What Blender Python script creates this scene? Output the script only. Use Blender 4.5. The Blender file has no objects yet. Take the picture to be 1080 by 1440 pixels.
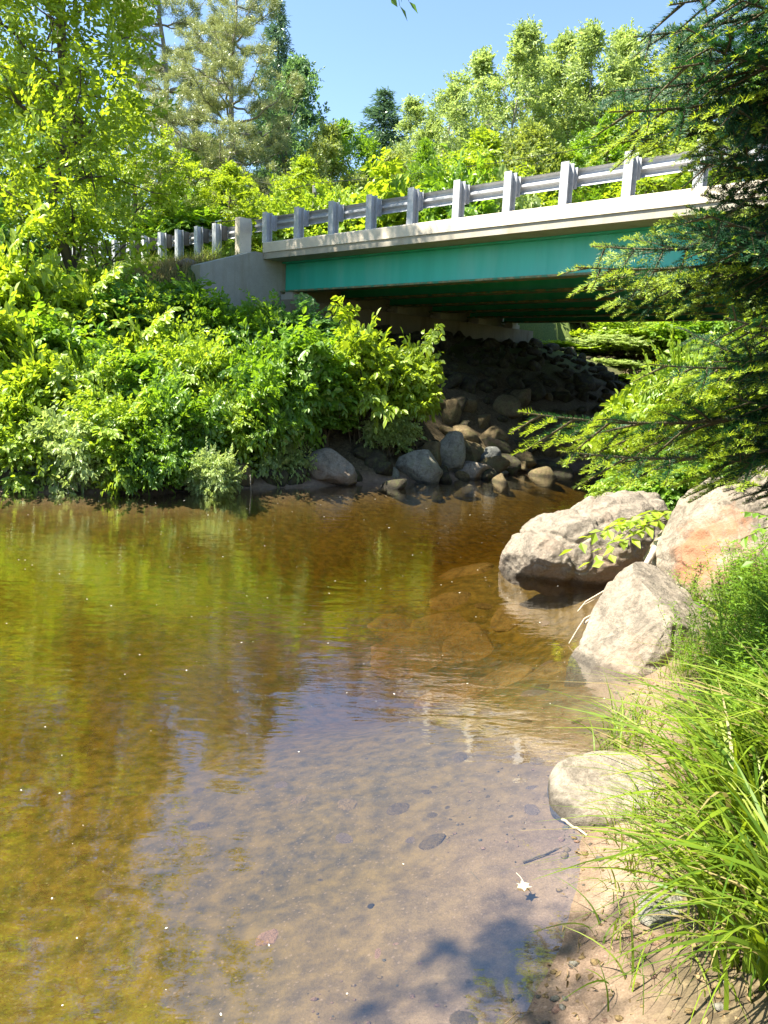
import bpy, bmesh, math, random
import numpy as np
from mathutils import Matrix, Vector

sc = bpy.context.scene
COL = sc.collection
R = math.radians

# ---------------------------------------------------------------- camera
CAM_H, PITCH, ROLL, FPX = 2.15, R(10.21), R(2.53), 1080.0
_F = np.array([0, math.cos(PITCH), -math.sin(PITCH)])
_R0 = np.array([1.0, 0, 0]); _U0 = np.cross(_R0, _F)
_R = math.cos(ROLL) * _R0 + math.sin(ROLL) * _U0
_U = -math.sin(ROLL) * _R0 + math.cos(ROLL) * _U0
cam_d = bpy.data.cameras.new('camera'); cam = bpy.data.objects.new('camera', cam_d); COL.objects.link(cam)
cam_d.sensor_fit = 'HORIZONTAL'; cam_d.sensor_width = 36.0; cam_d.lens = 36.0
cam_d.clip_start = 0.05; cam_d.clip_end = 3000
cam.matrix_world = Matrix(((_R[0], _U[0], -_F[0], 0), (_R[1], _U[1], -_F[1], 0), (_R[2], _U[2], -_F[2], CAM_H), (0, 0, 0, 1)))
sc.camera = cam

# ---------------------------------------------------------------- light
SUN_EL, SUN_AZ = 56.0, -100.0          # azimuth clockwise from +Y
w = bpy.data.worlds.new('World'); sc.world = w; w.use_nodes = True
nt = w.node_tree; nt.nodes.clear()
sky = nt.nodes.new('ShaderNodeTexSky'); sky.sky_type = 'NISHITA'; sky.sun_disc = False
sky.sun_elevation = R(SUN_EL); sky.sun_rotation = R(SUN_AZ); sky.air_density = 1.0; sky.dust_density = 0.2; sky.ozone_density = 3.0
bg = nt.nodes.new('ShaderNodeBackground'); bg.inputs['Strength'].default_value = 0.08
wo = nt.nodes.new('ShaderNodeOutputWorld')
nt.links.new(sky.outputs[0], bg.inputs[0]); nt.links.new(bg.outputs[0], wo.inputs[0])
sun_d = bpy.data.lights.new('sun', 'SUN'); sun_d.energy = 5.0; sun_d.angle = R(0.5); sun_d.color = (1.0, 0.94, 0.82)
sun = bpy.data.objects.new('sun', sun_d); COL.objects.link(sun)
_s = Vector((math.sin(R(SUN_AZ)) * math.cos(R(SUN_EL)), math.cos(R(SUN_AZ)) * math.cos(R(SUN_EL)), math.sin(R(SUN_EL))))
sun.rotation_euler = _s.to_track_quat('Z', 'Y').to_euler(); sun.location = (-20, 5, 40)
sc.view_settings.view_transform = 'Standard'; sc.view_settings.look = 'None'
sc.view_settings.exposure = 2.0; sc.view_settings.gamma = 1.0
sc.render.engine = 'CYCLES'
sc.cycles.use_denoising = True
sc.cycles.max_bounces = 8; sc.cycles.transparent_max_bounces = 12; sc.cycles.diffuse_bounces = 3
sc.cycles.glossy_bounces = 3; sc.cycles.transmission_bounces = 4; sc.cycles.caustics_reflective = False; sc.cycles.caustics_refractive = False

# ---------------------------------------------------------------- helpers
def ray(px, py):
    return _F * FPX + _R * (px - 540) + _U * (720 - py)
def at(px, py, y):                      # a point on that sight line at forward distance y
    d = ray(px, py); return np.array([0, 0, CAM_H]) + d * (y / d[1])
def on(px, py, z=0.0):                  # where that sight line meets height z
    d = ray(px, py); return np.array([0, 0, CAM_H]) + d * ((z - CAM_H) / d[2])

def tag(o, label=None, cat=None, group=None, kind=None):
    if label: o['label'] = label
    if cat: o['category'] = cat
    if group: o['group'] = group
    if kind: o['kind'] = kind
    return o
def empty(name, loc, rz=0.0, scale=1.0):
    o = bpy.data.objects.new(name, None); COL.objects.link(o)
    o.location = tuple(float(v) for v in loc); o.rotation_euler = (0, 0, rz); o.scale = (scale,) * 3 if not hasattr(scale, '__len__') else scale
    o.empty_display_size = 0.2
    return o
def link(name, me, parent=None, loc=None, rot=None, scale=None):
    o = bpy.data.objects.new(name, me); COL.objects.link(o)
    if parent is not None: o.parent = parent
    if loc is not None: o.location = tuple(float(v) for v in loc)
    if rot is not None: o.rotation_euler = rot
    if scale is not None: o.scale = scale if hasattr(scale, '__len__') else (scale,) * 3
    return o

class MB:
    """collects vertices and faces, then becomes one mesh"""
    def __init__(s): s.v = []; s.f = []; s.n = 0
    def add(s, v, f, mat=0, smooth=False):
        v = np.asarray(v, float).reshape(-1, 3); f = np.asarray(f, np.int64)
        s.v.append(v); s.f.append((f + s.n, mat, smooth)); s.n += len(v); return s
    def mesh(s, name, mats):
        V = np.concatenate(s.v); me = bpy.data.meshes.new(name)
        me.vertices.add(len(V)); me.vertices.foreach_set('co', V.ravel())
        idx = np.concatenate([f.ravel() for f, m, sm in s.f])
        tot = np.concatenate([np.full(len(f), f.shape[1]) for f, m, sm in s.f])
        mi = np.concatenate([np.full(len(f), m) for f, m, sm in s.f]); sh = np.concatenate([np.full(len(f), sm) for f, m, sm in s.f])
        me.loops.add(len(idx)); me.loops.foreach_set('vertex_index', idx)
        me.polygons.add(len(tot)); st = np.concatenate([[0], np.cumsum(tot)[:-1]])
        me.polygons.foreach_set('loop_start', st); me.polygons.foreach_set('material_index', mi); me.polygons.foreach_set('use_smooth', sh.astype(bool))
        for m in (mats if isinstance(mats, (list, tuple)) else [mats]): me.materials.append(m)
        me.update(calc_edges=True); me.validate(); return me
    def build(s, name, mats, parent=None, **k): return link(name, s.mesh(name, mats), parent, **k)
    def box(s, lo, hi, mat=0):
        x0, y0, z0 = lo; x1, y1, z1 = hi
        v = [(x0, y0, z0), (x1, y0, z0), (x1, y1, z0), (x0, y1, z0), (x0, y0, z1), (x1, y0, z1), (x1, y1, z1), (x0, y1, z1)]
        return s.add(v, [(0, 3, 2, 1), (4, 5, 6, 7), (0, 1, 5, 4), (1, 2, 6, 5), (2, 3, 7, 6), (3, 0, 4, 7)], mat)
    def prism(s, prof, x0, x1, mat=0):   # closed profile of (y,z) extruded along x
        n = len(prof); v = [(x0, a, b) for a, b in prof] + [(x1, a, b) for a, b in prof]
        s.add(v, [(i, (i + 1) % n, (i + 1) % n + n, i + n) for i in range(n)], mat)
        s.add(v, [tuple(range(n))[::-1], tuple(range(n, 2 * n))], mat); return s
    def tube(s, pts, rad, sides=6, mat=0, cap=True):
        P = np.asarray(pts, float); n = len(P); rad = np.broadcast_to(np.asarray(rad, float), (n,))
        T = np.gradient(P, axis=0); T /= np.linalg.norm(T, axis=1)[:, None] + 1e-9
        ref = np.array([0.31, 0.17, 0.93]) if abs(T[0][2]) < .9 else np.array([1.0, 0.1, 0])
        A = np.cross(T, ref); A /= np.linalg.norm(A, axis=1)[:, None] + 1e-9; B = np.cross(T, A)
        th = np.linspace(0, 2 * math.pi, sides, endpoint=False)
        V = P[:, None, :] + rad[:, None, None] * (np.cos(th)[None, :, None] * A[:, None, :] + np.sin(th)[None, :, None] * B[:, None, :])
        f = [(i * sides + j, i * sides + (j + 1) % sides, (i + 1) * sides + (j + 1) % sides, (i + 1) * sides + j) for i in range(n - 1) for j in range(sides)]
        s.add(V.reshape(-1, 3), f, mat, True)
        if cap:
            s.add(V[-1], [tuple(range(sides))], mat); s.add(V[0], [tuple(range(sides))[::-1]], mat)
        return s

def unit(v): return v / (np.linalg.norm(v, axis=-1, keepdims=True) + 1e-9)
def wob(v, seed, freq, n=14):            # cheap smooth noise in about -1..1
    g = np.random.default_rng(seed); o = np.zeros(len(v))
    for i in range(n):
        k = g.normal(size=3); k /= np.linalg.norm(k); f = freq * g.uniform(.6, 2.2)
        o += np.sin(v @ k * f + g.uniform(0, 6.28)) / math.sqrt(n)
    return o * .9
_ico = {}
def ico(sub):
    if sub not in _ico:
        bm = bmesh.new(); bmesh.ops.create_icosphere(bm, subdivisions=sub, radius=1.0)
        _ico[sub] = (np.array([v.co[:] for v in bm.verts]), np.array([[v.index for v in f.verts] for f in bm.faces])); bm.free()
    return _ico[sub]
def rock_arrays(seed, size, sub=3, ncut=9, rough=.10, cut=(.62, .92)):
    V, Fc = ico(sub); V = V.copy(); g = np.random.default_rng(seed)
    V *= (1 + .16 * wob(V, seed, 1.6))[:, None]
    for i in range(ncut):
        n = g.normal(size=3); n /= np.linalg.norm(n); d = g.uniform(*cut)
        e = np.maximum(0, V @ n - d); V -= (e * .94)[:, None] * n
    V *= (1 + rough * .5 * wob(V, seed + 1, 4.5) + rough * .22 * wob(V, seed + 2, 11) + rough * .12 * wob(V, seed + 5, 24))[:, None]
    return V * np.asarray(size), Fc
def rock_mesh(name, seed, size, mat, **k):
    V, Fc = rock_arrays(seed, size, **k); return MB().add(V, Fc, 0, True).mesh(name, mat)

# ---------------------------------------------------------------- materials
def newmat(name):
    m = bpy.data.materials.new(name); m.use_nodes = True; m.node_tree.nodes.clear(); return m, m.node_tree
def N(nt, typ, **k):
    n = nt.nodes.new(typ)
    for a, b in k.items():
        if a in n.inputs: n.inputs[a].default_value = b
        else: setattr(n, a, b)
    return n
def c4(c): return (c[0], c[1], c[2], 1.0)
def pos(nt, scale=(1, 1, 1), obj=True):
    if obj: src = N(nt, 'ShaderNodeTexCoord').outputs['Object']
    else: src = N(nt, 'ShaderNodeNewGeometry').outputs['Position']
    mp = N(nt, 'ShaderNodeMapping'); mp.inputs['Scale'].default_value = scale
    nt.links.new(src, mp.inputs['Vector']); return mp.outputs[0]
def noise(nt, vec, scale, detail=6, rough=.6, dist=0.0):
    n = N(nt, 'ShaderNodeTexNoise'); n.inputs['Scale'].default_value = scale; n.inputs['Detail'].default_value = detail
    n.inputs['Roughness'].default_value = rough; n.inputs['Distortion'].default_value = dist
    nt.links.new(vec, n.inputs['Vector']); return n.outputs['Fac']
def ramp(nt, fac, stops):
    r = N(nt, 'ShaderNodeValToRGB'); e = r.color_ramp.elements
    while len(e) < len(stops): e.new(.5)
    for q, (p, c) in zip(e, stops): q.position = p; q.color = c4(c) if hasattr(c, '__len__') else (c, c, c, 1)
    nt.links.new(fac, r.inputs[0]); return r.outputs[0]
def mixc(nt, fac, a, b, mode='MIX'):
    m = N(nt, 'ShaderNodeMix', data_type='RGBA', blend_type=mode)
    for s, x in ((m.inputs[0], fac), (m.inputs[6], a), (m.inputs[7], b)):
        if hasattr(x, 'is_linked'): nt.links.new(x, s)
        elif hasattr(x, '__len__'): s.default_value = c4(x)
        else: s.default_value = x
    return m.outputs[2]
def math_(nt, op, a, b=None, c=None):
    m = N(nt, 'ShaderNodeMath', operation=op)
    for i, x in enumerate((a, b, c)):
        if x is None: continue
        if hasattr(x, 'is_linked'): nt.links.new(x, m.inputs[i])
        else: m.inputs[i].default_value = x
    return m.outputs[0]
def bump(nt, h, strength=.5, dist=.02):
    b = N(nt, 'ShaderNodeBump'); b.inputs['Strength'].default_value = strength; b.inputs['Distance'].default_value = dist
    nt.links.new(h, b.inputs['Height']); return b.outputs[0]
def pbr(nt, col, rough=.8, normal=None, metal=0.0, spec=.3):
    p = N(nt, 'ShaderNodeBsdfPrincipled'); p.inputs['Specular IOR Level'].default_value = spec; p.inputs['Metallic'].default_value = metal
    for s, x in (('Base Color', col), ('Roughness', rough)):
        if hasattr(x, 'is_linked'): nt.links.new(x, p.inputs[s])
        elif hasattr(x, '__len__'): p.inputs[s].default_value = c4(x)
        else: p.inputs[s].default_value = x
    if normal is not None: nt.links.new(normal, p.inputs['Normal'])
    o = N(nt, 'ShaderNodeOutputMaterial'); nt.links.new(p.outputs[0], o.inputs[0]); return p

def foliage(name, dark, light, trans, tw=.45, gloss=.06, grough=.35):
    m, nt = newmat(name)
    g = N(nt, 'ShaderNodeNewGeometry').outputs['Random Per Island']
    col = ramp(nt, g, [(0.0, dark), (1.0, light)])
    tcol = mixc(nt, g, tuple(x * .75 for x in trans), trans)
    d = N(nt, 'ShaderNodeBsdfDiffuse'); nt.links.new(col, d.inputs[0])
    t = N(nt, 'ShaderNodeBsdfTranslucent'); nt.links.new(tcol, t.inputs[0])
    mx = N(nt, 'ShaderNodeMixShader'); mx.inputs[0].default_value = tw
    nt.links.new(d.outputs[0], mx.inputs[1]); nt.links.new(t.outputs[0], mx.inputs[2])
    gl = N(nt, 'ShaderNodeBsdfGlossy'); gl.inputs['Roughness'].default_value = grough; gl.inputs[0].default_value = (.9, .95, .85, 1)
    m2 = N(nt, 'ShaderNodeMixShader'); m2.inputs[0].default_value = gloss
    nt.links.new(mx.outputs[0], m2.inputs[1]); nt.links.new(gl.outputs[0], m2.inputs[2])
    o = N(nt, 'ShaderNodeOutputMaterial'); nt.links.new(m2.outputs[0], o.inputs[0]); return m

def bark(name, a, b, sc_=8):
    m, nt = newmat(name); v = pos(nt, (1, 1, .25)); n = noise(nt, v, sc_, 6)
    pbr(nt, ramp(nt, n, [(.3, a), (.7, b)]), .9, bump(nt, n, .8, .02)); return m

def rockmat(name, base, alt, stain=None, stain_amt=.5, scale=3.0, moss=0.0, spot=None, wet=.42):
    m, nt = newmat(name); v = pos(nt, obj=True)
    n1 = noise(nt, v, scale, 8, .65, .6); n2 = noise(nt, v, scale * 6, 6, .7); n3 = noise(nt, v, scale * 22, 4, .7)
    col = ramp(nt, n1, [(.3, alt), (.62, base)])
    col = mixc(nt, math_(nt, 'MULTIPLY', n2, .55), col, tuple(min(1, x * 1.35) for x in base))
    spk = ramp(nt, n3, [(.40, tuple(x * .45 for x in alt)), (.52, (1, 1, 1))]); col = mixc(nt, .28, col, spk, 'MULTIPLY')
    blot = ramp(nt, noise(nt, v, scale * 2.6, 7, .72, 1.2), [(.40, .45), (.52, 1.0)]); col = mixc(nt, .7, col, blot, 'MULTIPLY')
    if stain is not None:
        sfac = ramp(nt, noise(nt, v, scale * .45, 5, .6, .3), [(.5, 0.0), (.62, stain_amt)])
        if spot is not None:
            ds = N(nt, 'ShaderNodeVectorMath', operation='DISTANCE'); nt.links.new(v, ds.inputs[0]); ds.inputs[1].default_value = tuple(float(q) for q in spot)
            sfac = ramp(nt, math_(nt, 'ADD', ds.outputs['Value'], math_(nt, 'MULTIPLY', math_(nt, 'SUBTRACT', n1, .5), 1.9)), [(.12, stain_amt), (.42, 0.0)])
        col = mixc(nt, sfac, col, stain)
    if moss > 0:
        sfac = ramp(nt, noise(nt, v, scale * 1.1, 6, .7, .3), [(.48, 0.0), (.62, moss)]); col = mixc(nt, sfac, col, (.09, .11, .03))
    gp = N(nt, 'ShaderNodeSeparateXYZ'); nt.links.new(N(nt, 'ShaderNodeNewGeometry').outputs['Position'], gp.inputs[0])
    wl = ramp(nt, math_(nt, 'ADD', math_(nt, 'MULTIPLY', gp.outputs[2], 4.0), math_(nt, 'MULTIPLY', n2, .45)), [(.34, wet), (.50, 1.0)]); col = mixc(nt, 1.0, col, wl, 'MULTIPLY')
    h = math_(nt, 'ADD', math_(nt, 'MULTIPLY', n1, 1.6), n2); h = math_(nt, 'ADD', h, math_(nt, 'MULTIPLY', n3, .35))
    pbr(nt, col, .85, bump(nt, h, .9, .035)); return m

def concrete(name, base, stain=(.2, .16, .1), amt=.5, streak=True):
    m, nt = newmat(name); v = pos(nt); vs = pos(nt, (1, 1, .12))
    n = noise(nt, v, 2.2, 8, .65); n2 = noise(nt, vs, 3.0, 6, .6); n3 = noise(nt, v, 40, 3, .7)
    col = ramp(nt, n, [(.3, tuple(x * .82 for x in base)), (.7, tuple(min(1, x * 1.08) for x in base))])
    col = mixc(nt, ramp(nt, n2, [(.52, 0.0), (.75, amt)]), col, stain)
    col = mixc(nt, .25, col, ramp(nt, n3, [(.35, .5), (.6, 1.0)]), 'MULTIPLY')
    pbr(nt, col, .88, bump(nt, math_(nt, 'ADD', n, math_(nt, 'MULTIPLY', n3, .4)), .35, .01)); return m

M = {}
M['curb'] = concrete('curb_concrete', (.68, .59, .46), (.42, .33, .22), .35)
M['wall'] = concrete('wall_concrete', (.36, .355, .30), (.20, .17, .10), .6)
M['seat_shade'] = concrete('shaded_seat_concrete', (.20, .18, .13), (.09, .07, .04), .8)  # seat concrete darkened to put the gloom under the deck into its colour
M['slab'] = concrete('slab_concrete', (.42, .38, .30), (.30, .20, .11), .5)
def paint():
    m, nt = newmat('green_paint'); v = pos(nt); vs = pos(nt, (1, 1, .1))
    n = noise(nt, vs, 2.5, 6); n2 = noise(nt, v, 9, 8, .7)
    col = ramp(nt, n, [(.3, (.025, .40, .28)), (.7, (.045, .50, .38))])
    ch = noise(nt, pos(nt, (.35, 1, .06)), 3.0, 5); col = mixc(nt, ramp(nt, ch, [(.48, 0.0), (.72, .55)]), col, (.16, .52, .42))
    rust = ramp(nt, n2, [(.68, 0.0), (.74, .8)]); col = mixc(nt, rust, col, (.09, .06, .03))
    pbr(nt, col, .38, bump(nt, n, .12, .01), spec=.45); return m
M['paint'] = paint()
def flange_paint():
    m, nt = newmat('flange_paint'); v = pos(nt)
    n2 = noise(nt, v, 5, 8, .7)
    col = ramp(nt, n2, [(.42, (.025, .20, .12)), (.5, (.16, .15, .07)), (.62, (.30, .27, .14))])
    pbr(nt, col, .6, bump(nt, n2, .3, .01)); return m
M['flange'] = flange_paint()
def galv():
    m, nt = newmat('galvanised_steel'); v = pos(nt); n = noise(nt, v, 14, 6, .7); n1 = noise(nt, v, 2, 4)
    col = ramp(nt, n, [(.3, (.36, .37, .38)), (.7, (.50, .51, .52))]); col = mixc(nt, ramp(nt, n1, [(.5, 0.0), (.75, .4)]), col, (.36, .34, .30))
    pbr(nt, col, .55, bump(nt, n, .1, .004), metal=.25); return m
M['galv'] = galv()
M['wood'] = bark('weathered_wood', (.08, .07, .06), (.19, .17, .14), 20)
M['pole'] = bark('pole_wood', (.12, .10, .08), (.24, .21, .17), 12)
m, nt_ = newmat('black_cable'); pbr(nt_, (.03, .03, .03), .6); M['cable'] = m
M['bark'] = bark('grey_bark', (.05, .042, .03), (.15, .125, .09))
M['bark_pale'] = bark('pale_bark', (.16, .15, .12), (.34, .31, .26))
M['twig'] = bark('brown_twig', (.06, .045, .025), (.14, .11, .06), 30)
M['dead'] = bark('bleached_deadwood', (.30, .25, .18), (.55, .48, .37), 30)
m, nt_ = newmat('asphalt'); v_ = pos(nt_, obj=False); n_ = noise(nt_, v_, 30, 4); pbr(nt_, ramp(nt_, n_, [(.3, (.04, .04, .04)), (.7, (.07, .07, .07))]), .9, bump(nt_, n_, .3, .01)); M['asphalt'] = m

M['leaf_mid'] = foliage('leaf_mid', (.075, .17, .014), (.18, .30, .028), (.32, .54, .02), .45, .035, .45)
M['leaf_fresh'] = foliage('leaf_fresh', (.14, .24, .018), (.30, .41, .035), (.48, .65, .03), .45, .04, .45)
M['leaf_bright'] = foliage('leaf_bright', (.16, .25, .016), (.31, .41, .03), (.52, .67, .025), .45, .035, .45)
M['leaf_pale'] = foliage('leaf_pale', (.19, .27, .08), (.36, .44, .14), (.50, .63, .14), .45, .03, .45)
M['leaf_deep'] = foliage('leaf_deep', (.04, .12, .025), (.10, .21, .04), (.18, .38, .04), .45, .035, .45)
M['leaf_blue'] = foliage('leaf_blue', (.07, .15, .07), (.14, .24, .10), (.22, .38, .09), .45, .03, .45)
M['leaf_olive'] = foliage('leaf_olive', (.16, .22, .05), (.27, .33, .07), (.44, .52, .06), .45, .03, .45)
M['pine'] = foliage('pine_needles', (.19, .24, .09), (.36, .39, .15), (.42, .46, .14), .3)
M['spruce_far'] = foliage('spruce_needles', (.07, .14, .08), (.15, .25, .13), (.16, .28, .10), .25)
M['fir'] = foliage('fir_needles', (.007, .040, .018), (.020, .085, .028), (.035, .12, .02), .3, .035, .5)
M['fir_new_lit'] = foliage('fir_new_lit_needles', (.18, .28, .02), (.32, .42, .03), (.50, .62, .03), .4, .04, .5)  # young needles, their yellow also standing in for sun on the tips
M['grass'] = foliage('grass_blades', (.06, .13, .010), (.22, .31, .02), (.40, .52, .02), .42, .025, .5)
M['grass_pale'] = foliage('pale_grass_blades', (.16, .22, .03), (.28, .33, .06), (.42, .50, .06), .4, .025, .5)
M['grass_dry'] = foliage('dry_grass_blades', (.24, .19, .075), (.36, .29, .125), (.34, .28, .09), .35, .02, .5)
M['weed'] = foliage('weed_leaves', (.08, .18, .012), (.19, .31, .03), (.34, .54, .03), .42, .02, .5)

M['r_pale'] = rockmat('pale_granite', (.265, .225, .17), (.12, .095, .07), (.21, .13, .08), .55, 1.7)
M['r_rust'] = rockmat('rust_stained_granite', (.275, .23, .17), (.125, .098, .07), (.30, .13, .06), .75, 2.0, 0.0, (at(985, 772, 6.45) - np.array([3.30, 6.95, .52])))
M['r_grey'] = rockmat('grey_stone', (.26, .24, .19), (.12, .11, .085), None, 0, 3.0, .35)
M['r_brown'] = rockmat('brown_stone', (.19, .14, .07), (.08, .06, .028), None, 0, 3.0, .4)
M['r_dark'] = rockmat('dark_wet_shaded_stone', (.06, .048, .028), (.022, .018, .011), None, 0, 3.0, .5)  # near-black tone also stands in for shade on the upslope riprap
M['r_amber'] = rockmat('submerged_stone', (.20, .138, .058), (.075, .052, .022), None, 0, 2.5, wet=1.0)
M['r_bluish'] = rockmat('blue_grey_stone', (.15, .155, .14), (.07, .07, .06), None, 0, 3.0)
M['r_bed'] = rockmat('silted_stone', (.30, .22, .165), (.19, .14, .105), None, 0, 6.0, wet=1.0)
M['r_pink'] = rockmat('reddish_pebble', (.36, .22, .155), (.25, .15, .10), None, 0, 12.0, wet=1.0)

# ---------------------------------------------------------------- terrain
PX, PY = -3.530, 21.288                      # left end of the bridge kerb (origin of the bridge's own axes)
DS = np.array([0.7420, -0.6704]); DT = np.array([0.6704, 0.7420])   # along the bridge / across it, away from us
def ST(x, y): return (x - PX) * DS[0] + (y - PY) * DS[1], (x - PX) * DT[0] + (y - PY) * DT[1]
def XY(s, t): return PX + s * DS[0] + t * DT[0], PY + s * DS[1] + t * DT[1]
SHORE = np.array([(-90, 16), (-15, 12.5), (-6.3, 12.3), (-4, 12.6), (-2.5, 13.7), (-1.2, 14.4), (.3, 15.6), (1.8, 16.6), (3.4, 18.3), (5.4, 20.1), (6.8, 21.6), (11, 26.5), (19, 35), (27, 44), (31, 52),
    (35, 48), (23.5, 33), (15, 24), (9.4, 17.5), (6.4, 14), (4.2, 11), (3.3, 9.6), (2.75, 8.2), (2.25, 6.6), (1.85, 5.5), (1.52, 4.4), (1.27, 3.8), (1.02, 3.3), (.93, 3.0), (.80, 2.75), (.60, 2.3), (.35, 1.8), (-.3, .9), (-1.5, -.3), (-4, -1.5), (-15, -3), (-90, -5)], float)
def sdf(x, y):
    P = np.stack([x, y], -1); d = np.full(x.shape, 1e9); inside = np.zeros(x.shape, bool)
    n = len(SHORE)
    for i in range(n):
        a, b = SHORE[i], SHORE[(i + 1) % n]; e = b - a; q = P - a
        h = np.clip((q @ e) / (e @ e), 0, 1); d = np.minimum(d, np.linalg.norm(q - h[..., None] * e, axis=-1))
        c = ((a[1] > y) != (b[1] > y)) & (x < (b[0] - a[0]) * (y - a[1]) / (b[1] - a[1] + 1e-12) + a[0]); inside ^= c
    return np.where(inside, -d, d)
def sstep(a, b, x):
    t = np.clip((x - a) / (b - a), 0, 1); return t * t * (3 - 2 * t)
def wob2(x, y, seed, freq): return wob(np.stack([x.ravel(), y.ravel(), np.zeros(x.size)], -1), seed, freq).reshape(x.shape)
def ground_z(x, y):
    x = np.asarray(x, float); y = np.asarray(y, float)
    D = sdf(x, y); s, t = ST(x, y)
    D = D + .10 * wob2(x, y, 3, 1.7) * np.clip(y / 10, .25, 1) + .03 * wob2(x, y, 4, 6)
    dep = 1.35 * (1 - np.exp(-np.maximum(-D, 0) / 4.2)) * (1 + .16 * wob2(x, y, 5, .9)) * (1 + .9 * np.exp(-((x - 1.2) ** 2 + (y - 7.0) ** 2) / 3.5)) + .012 * wob2(x, y, 6, 7) * np.clip(-D * 4, 0, 1)
    near = (y < 11.5) & (t < -1)
    Dp = np.maximum(D, 0)
    b_near = 1.5 * (1 - np.exp(-(Dp / 1.9) ** 1.3))
    b_left = 1.1 * (1 - np.exp(-Dp / 1.7))
    b_for = 4.7 * (1 - np.exp(-Dp / 5.0))
    w1 = sstep(-2.0, 2.0, t)
    wn = sstep(14.0, 10.5, y) * sstep(-3.0, 1.0, x + .4 * (y - 10))
    wn = np.where(y < 6, 1.0, wn)
    base = b_near * wn + b_left * (1 - wn)
    base = base * (1 - w1) + b_for * w1
    top = 5.19
    EL = top - .02 - np.clip(-.1 - t, 0, 1.9) / 3.2 - np.maximum(0, -2.0 - t) / 1.5 - np.maximum(0, t - 12.5) * .06
    EB = 2.95 - np.maximum(0, s - .8) / 2.15 - np.maximum(0, -2 - t) * .35 - np.maximum(0, t - 13) * .25
    wl = 1 - sstep(-.35, .25, s) * sstep(-2.6, -1.8, t) - (1 - sstep(-2.6, -1.8, t)) * sstep(-1.5, 2.5, s)
    E = EL * wl + EB * (1 - wl)
    L = 19.4
    ER = np.where(s > L, top - np.maximum(0, -1.2 - t) / 1.5 - np.maximum(0, t - 12.5) * .06, 2.9 - np.maximum(0, L - .8 - s) / 2.15 - np.maximum(0, -2 - t) * .5 - np.maximum(0, t - 13) * .25)
    wr = sstep(L - 8, L - 6, s)
    E = np.where(s > 10, np.where(wr > 0, ER, -9), E)
    far = np.clip((np.hypot(x, y) - 150) / 400, 0, 1) * 25
    land = np.maximum(base, np.minimum(E, 1.05 * Dp + .05)) + .05 * wob2(x, y, 8, 1.3) * np.clip(Dp * 2, 0, 1) + .02 * wob2(x, y, 9, 5) * np.clip(Dp * 3, 0, 1) + far
    road = (t > -.9) & (t < 12.3) & ((s < -.3) | (s > L + .3))
    land = np.where(road, np.minimum(land, 5.19), land)
    return np.where(D < 0, -dep, land)
def gz(x, y): return float(ground_z(np.array([x]), np.array([y]))[0])

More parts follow.
